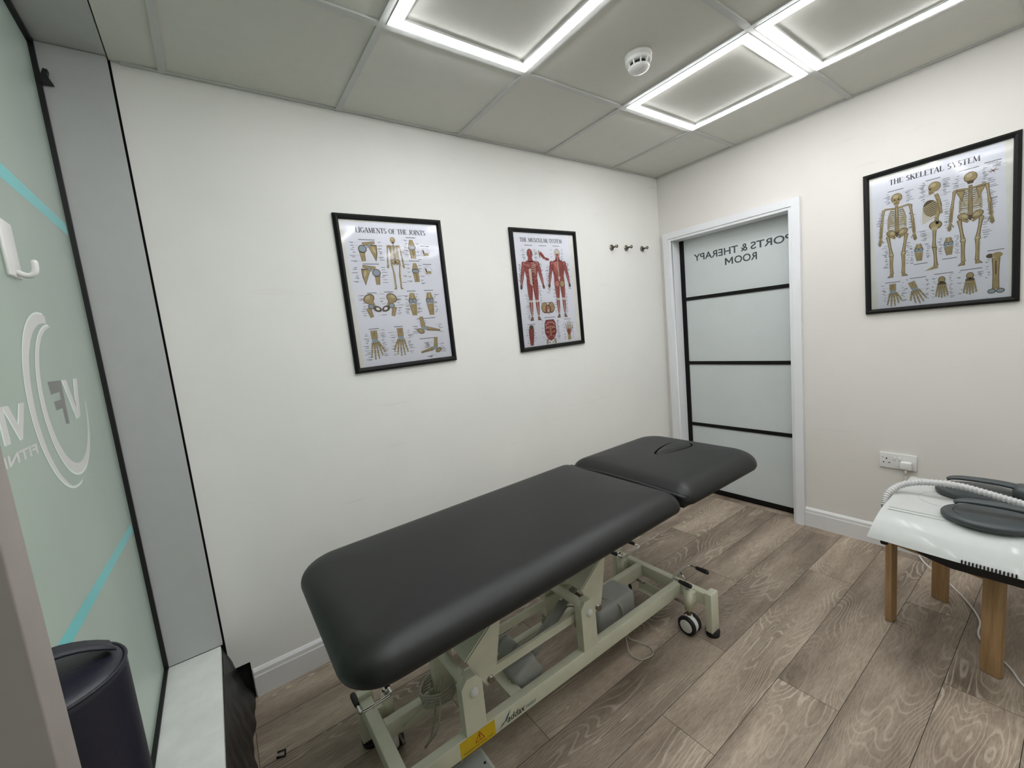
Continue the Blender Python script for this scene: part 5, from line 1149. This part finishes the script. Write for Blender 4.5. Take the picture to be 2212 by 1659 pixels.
for xx in (-0.835, -0.815):
    mb = MB(); mb.box(xx - 0.001, xx + 0.001, -2.19, -1.53, 0.5555, 0.5600 if xx > -0.83 else 0.5575); mb.build('crease_highlight', DEVICE, dev)  # thin raised ridges standing in for bright highlights along the top crease
# corrugated hose
hp = smooth_path([(-0.703, -1.494, 0.505), (-0.695, -1.490, 0.530), (-0.670, -1.498, 0.566), (-0.635, -1.530, 0.595), (-0.62, -1.580, 0.613), (-0.62, -1.640, 0.624), (-0.62, -1.70, 0.625), (-0.62, -1.76, 0.616), (-0.62, -1.82, 0.604), (-0.62, -1.88, 0.594), (-0.625, -1.96, 0.588), (-0.63, -2.06, 0.584)], 20)
def hr(i, n): return 0.0122 + 0.0017 * math.sin(i * PI * 2 / 4.0)
mb = MB(); mb.tube(hp, 0.013, seg=14, rf=hr); mb.build('hose', HOSE, dev)
mb = MB(); mb.cyl((-0.705, -1.505, 0.470), (-0.705, -1.494, 0.520), 0.018, seg=18, r2=0.0165); mb.box(-0.728, -0.682, -1.515, -1.490, 0.462, 0.49, 0, bev=0.004); mb.build('hose_collar', mat('mid_grey_plastic', (112, 114, 113), 0.5), dev)

def applicator(cx, cy, z, rot, label, grp):
    t = thing('applicator', label, 'applicator', (cx, cy, z), grp)
    mx_ = Matrix.Translation((cx, cy, z)) @ Matrix.Rotation(rot, 4, 'Z')
    mb = MB(); R_ = 0.118; seg = 48; prof = [(0.0, 0.0), (0.93, 0.0), (1.0, 0.008), (1.0, 0.018), (0.96, 0.024), (0.7, 0.027), (0.45, 0.030), (0.0, 0.030)]
    vs = []
    for (r, h) in prof:
        for k in range(seg):
            a = 2 * PI * k / seg; vs.append((R_ * r * math.cos(a) * 1.05, R_ * 0.86 * r * math.sin(a), h))
    mb.add(vs, [[i * seg + k, i * seg + (k + 1) % seg, (i + 1) * seg + (k + 1) % seg, (i + 1) * seg + k] for i in range(len(prof) - 1) for k in range(seg)], 0, True, mx_)
    mb.build('disc', DEVGREY, t)
    mb = MB()
    # moulded handle: arm reaching back over the disc from a raised hub
    P_ = [(0.145, 0, 0.034), (0.12, 0, 0.050), (0.085, 0, 0.062), (0.03, 0, 0.067), (-0.04, 0, 0.067), (-0.075, 0, 0.062), (-0.088, 0, 0.054)]
    pts = smooth_path(P_, 6); m_ = len(pts); sg = 14; vs = []
    for i, p in enumerate(pts):
        u = i / (m_ - 1); wy = 0.026 * (1 - u) + 0.013 * u; wz = 0.013 * (1 - u) + 0.0065 * u
        tn = (pts[min(i + 1, m_ - 1)] - pts[max(i - 1, 0)]).normalized(); nz_ = Vector((-tn.z, 0, tn.x))
        for k in range(sg):
            a = 2 * PI * k / sg; q = p + Vector((0, wy * math.cos(a), 0)) + nz_ * (wz * math.sin(a)); vs.append(q)
    mb.add(vs, [[i * sg + k, i * sg + (k + 1) % sg, (i + 1) * sg + (k + 1) % sg, (i + 1) * sg + k] for i in range(m_ - 1) for k in range(sg)] + [list(range(sg)), [(m_ - 1) * sg + k for k in range(sg)]], 0, True, mx_)
    mb.box(0.085, 0.26, -0.040, 0.040, 0.016, 0.070, 0, mx_, bev=0.02)
    mb.build('handle', DEVGREY, t)
    mb = MB()
    for row in range(3):
        for k in range(7):
            a = PI * 1.02 + (k - 3) * 0.17; r = R_ * (0.74 + row * 0.065)
            c_ = Vector((r * 1.05 * math.cos(a), r * 0.86 * math.sin(a), 0.0262 - row * 0.0012)); tg = Vector((-math.sin(a), math.cos(a), 0)).normalized()
            m2 = mx_ @ Matrix.Translation(c_) @ Matrix.Rotation(a + PI / 2, 4, 'Z'); mb.box(-0.006, 0.006, -0.0014, 0.0014, -0.001, 0.0007, 0, m2)
    mb.build('vent_slots', BLACK, t)
    return t
applicator(-0.772, -1.792, 0.5612, -1.46, 'dark grey disc applicator at the front edge of the white device', 'dark grey applicators')
applicator(-0.515, -1.735, 0.5612, -1.50, 'dark grey disc applicator behind the ribbed hose, nearest the wall', 'dark grey applicators')

# ---------------------------------------------------------------- navy bolster on the sill
B = Vector((-3.128, -1.283, 0.2905)); HB = 0.742; RB = 0.0745
t = thing('bolster', 'navy vinyl bolster standing on end on the window sill', 'bolster', B)
mb = MB(); mb.lathe([(0.0, 0.0), (RB - 0.006, 0.0), (RB - 0.001, 0.004), (RB, 0.012), (RB, 0.3), (RB, HB - 0.012), (RB - 0.001, HB - 0.005), (RB - 0.005, HB), (RB - 0.02, HB + 0.004), (0.0, HB + 0.008)], B, seg=48); mb.build('cover', NAVY, t)
mb = MB(); P = [(B.x + (RB - 0.001) * math.cos(2 * PI * i / 48), B.y + (RB - 0.001) * math.sin(2 * PI * i / 48), B.z + HB - 0.003) for i in range(49)]; mb.tube(P, 0.0022, seg=6, cap=False); mb.build('seam_piping', NAVYD, t)
mb = MB(); sp = []
for i in range(13):
    u = -1 + 2 * i / 12; sp.append((u, 0.026 * (1 - u * u) + 0.006))
vs = []
d_ = Vector((0.94, 0.34, 0)); nn = Vector((-0.34, 0.94, 0))
for u, z in sp:
    c_ = B + d_ * (u * (RB - 0.01)) + Vector((0, 0, HB + z))
    for w_ in (-0.016, 0.016):
        for dz in (0, 0.003): vs.append(c_ + nn * w_ + Vector((0, 0, dz)))
fs = []
for i in range(12):
    a = i * 4; b = a + 4; fs += [[a, b, b + 2, a + 2], [a + 1, a + 3, b + 3, b + 1], [a, a + 1, b + 1, b], [a + 2, b + 2, b + 3, a + 3]]
mb.add(vs, fs + [[0, 2, 3, 1], [48, 49, 51, 50]], 0, True); mb.build('carry_strap', NAVYD, t)

# ---------------------------------------------------------------- white stick-on hook on the window
t = thing('adhesive_hook', 'white plastic stick-on hook on the frosted window above the round logo', 'hook', (XG, -0.66, 1.66))
mb = MB(); mb.box(XG + 0.0006, XG + 0.008, -0.705, -0.635, 1.605, 1.722, 0, bev=0.0034); mb.build('back_plate', PLWHITE, t)
mb = MB(); mb.tube(smooth_path([(XG + 0.006, -0.668, 1.618), (XG + 0.02, -0.668, 1.610), (XG + 0.030, -0.668, 1.612), (XG + 0.035, -0.668, 1.622), (XG + 0.036, -0.668, 1.637)], 6), 0.006, seg=12); mb.sphere((XG + 0.036, -0.668, 1.637), 0.006); mb.build('prong', PLWHITE, t)

# scrap on the floor
mb = MB(); 
for (a, b, r) in (((-2.93, -0.372, 0.004), (-2.905, -0.385, 0.004), 0.003), ((-2.905, -0.385, 0.004), (-2.90, -0.36, 0.006), 0.003), ((-2.90, -0.36, 0.005), (-2.925, -0.352, 0.004), 0.0025)): mb.tube([a, b], r, seg=6)
tag(mb.build('plastic_scrap', BLACK), 'tiny black plastic scrap on the floorboards by the window bulkhead', 'scrap')
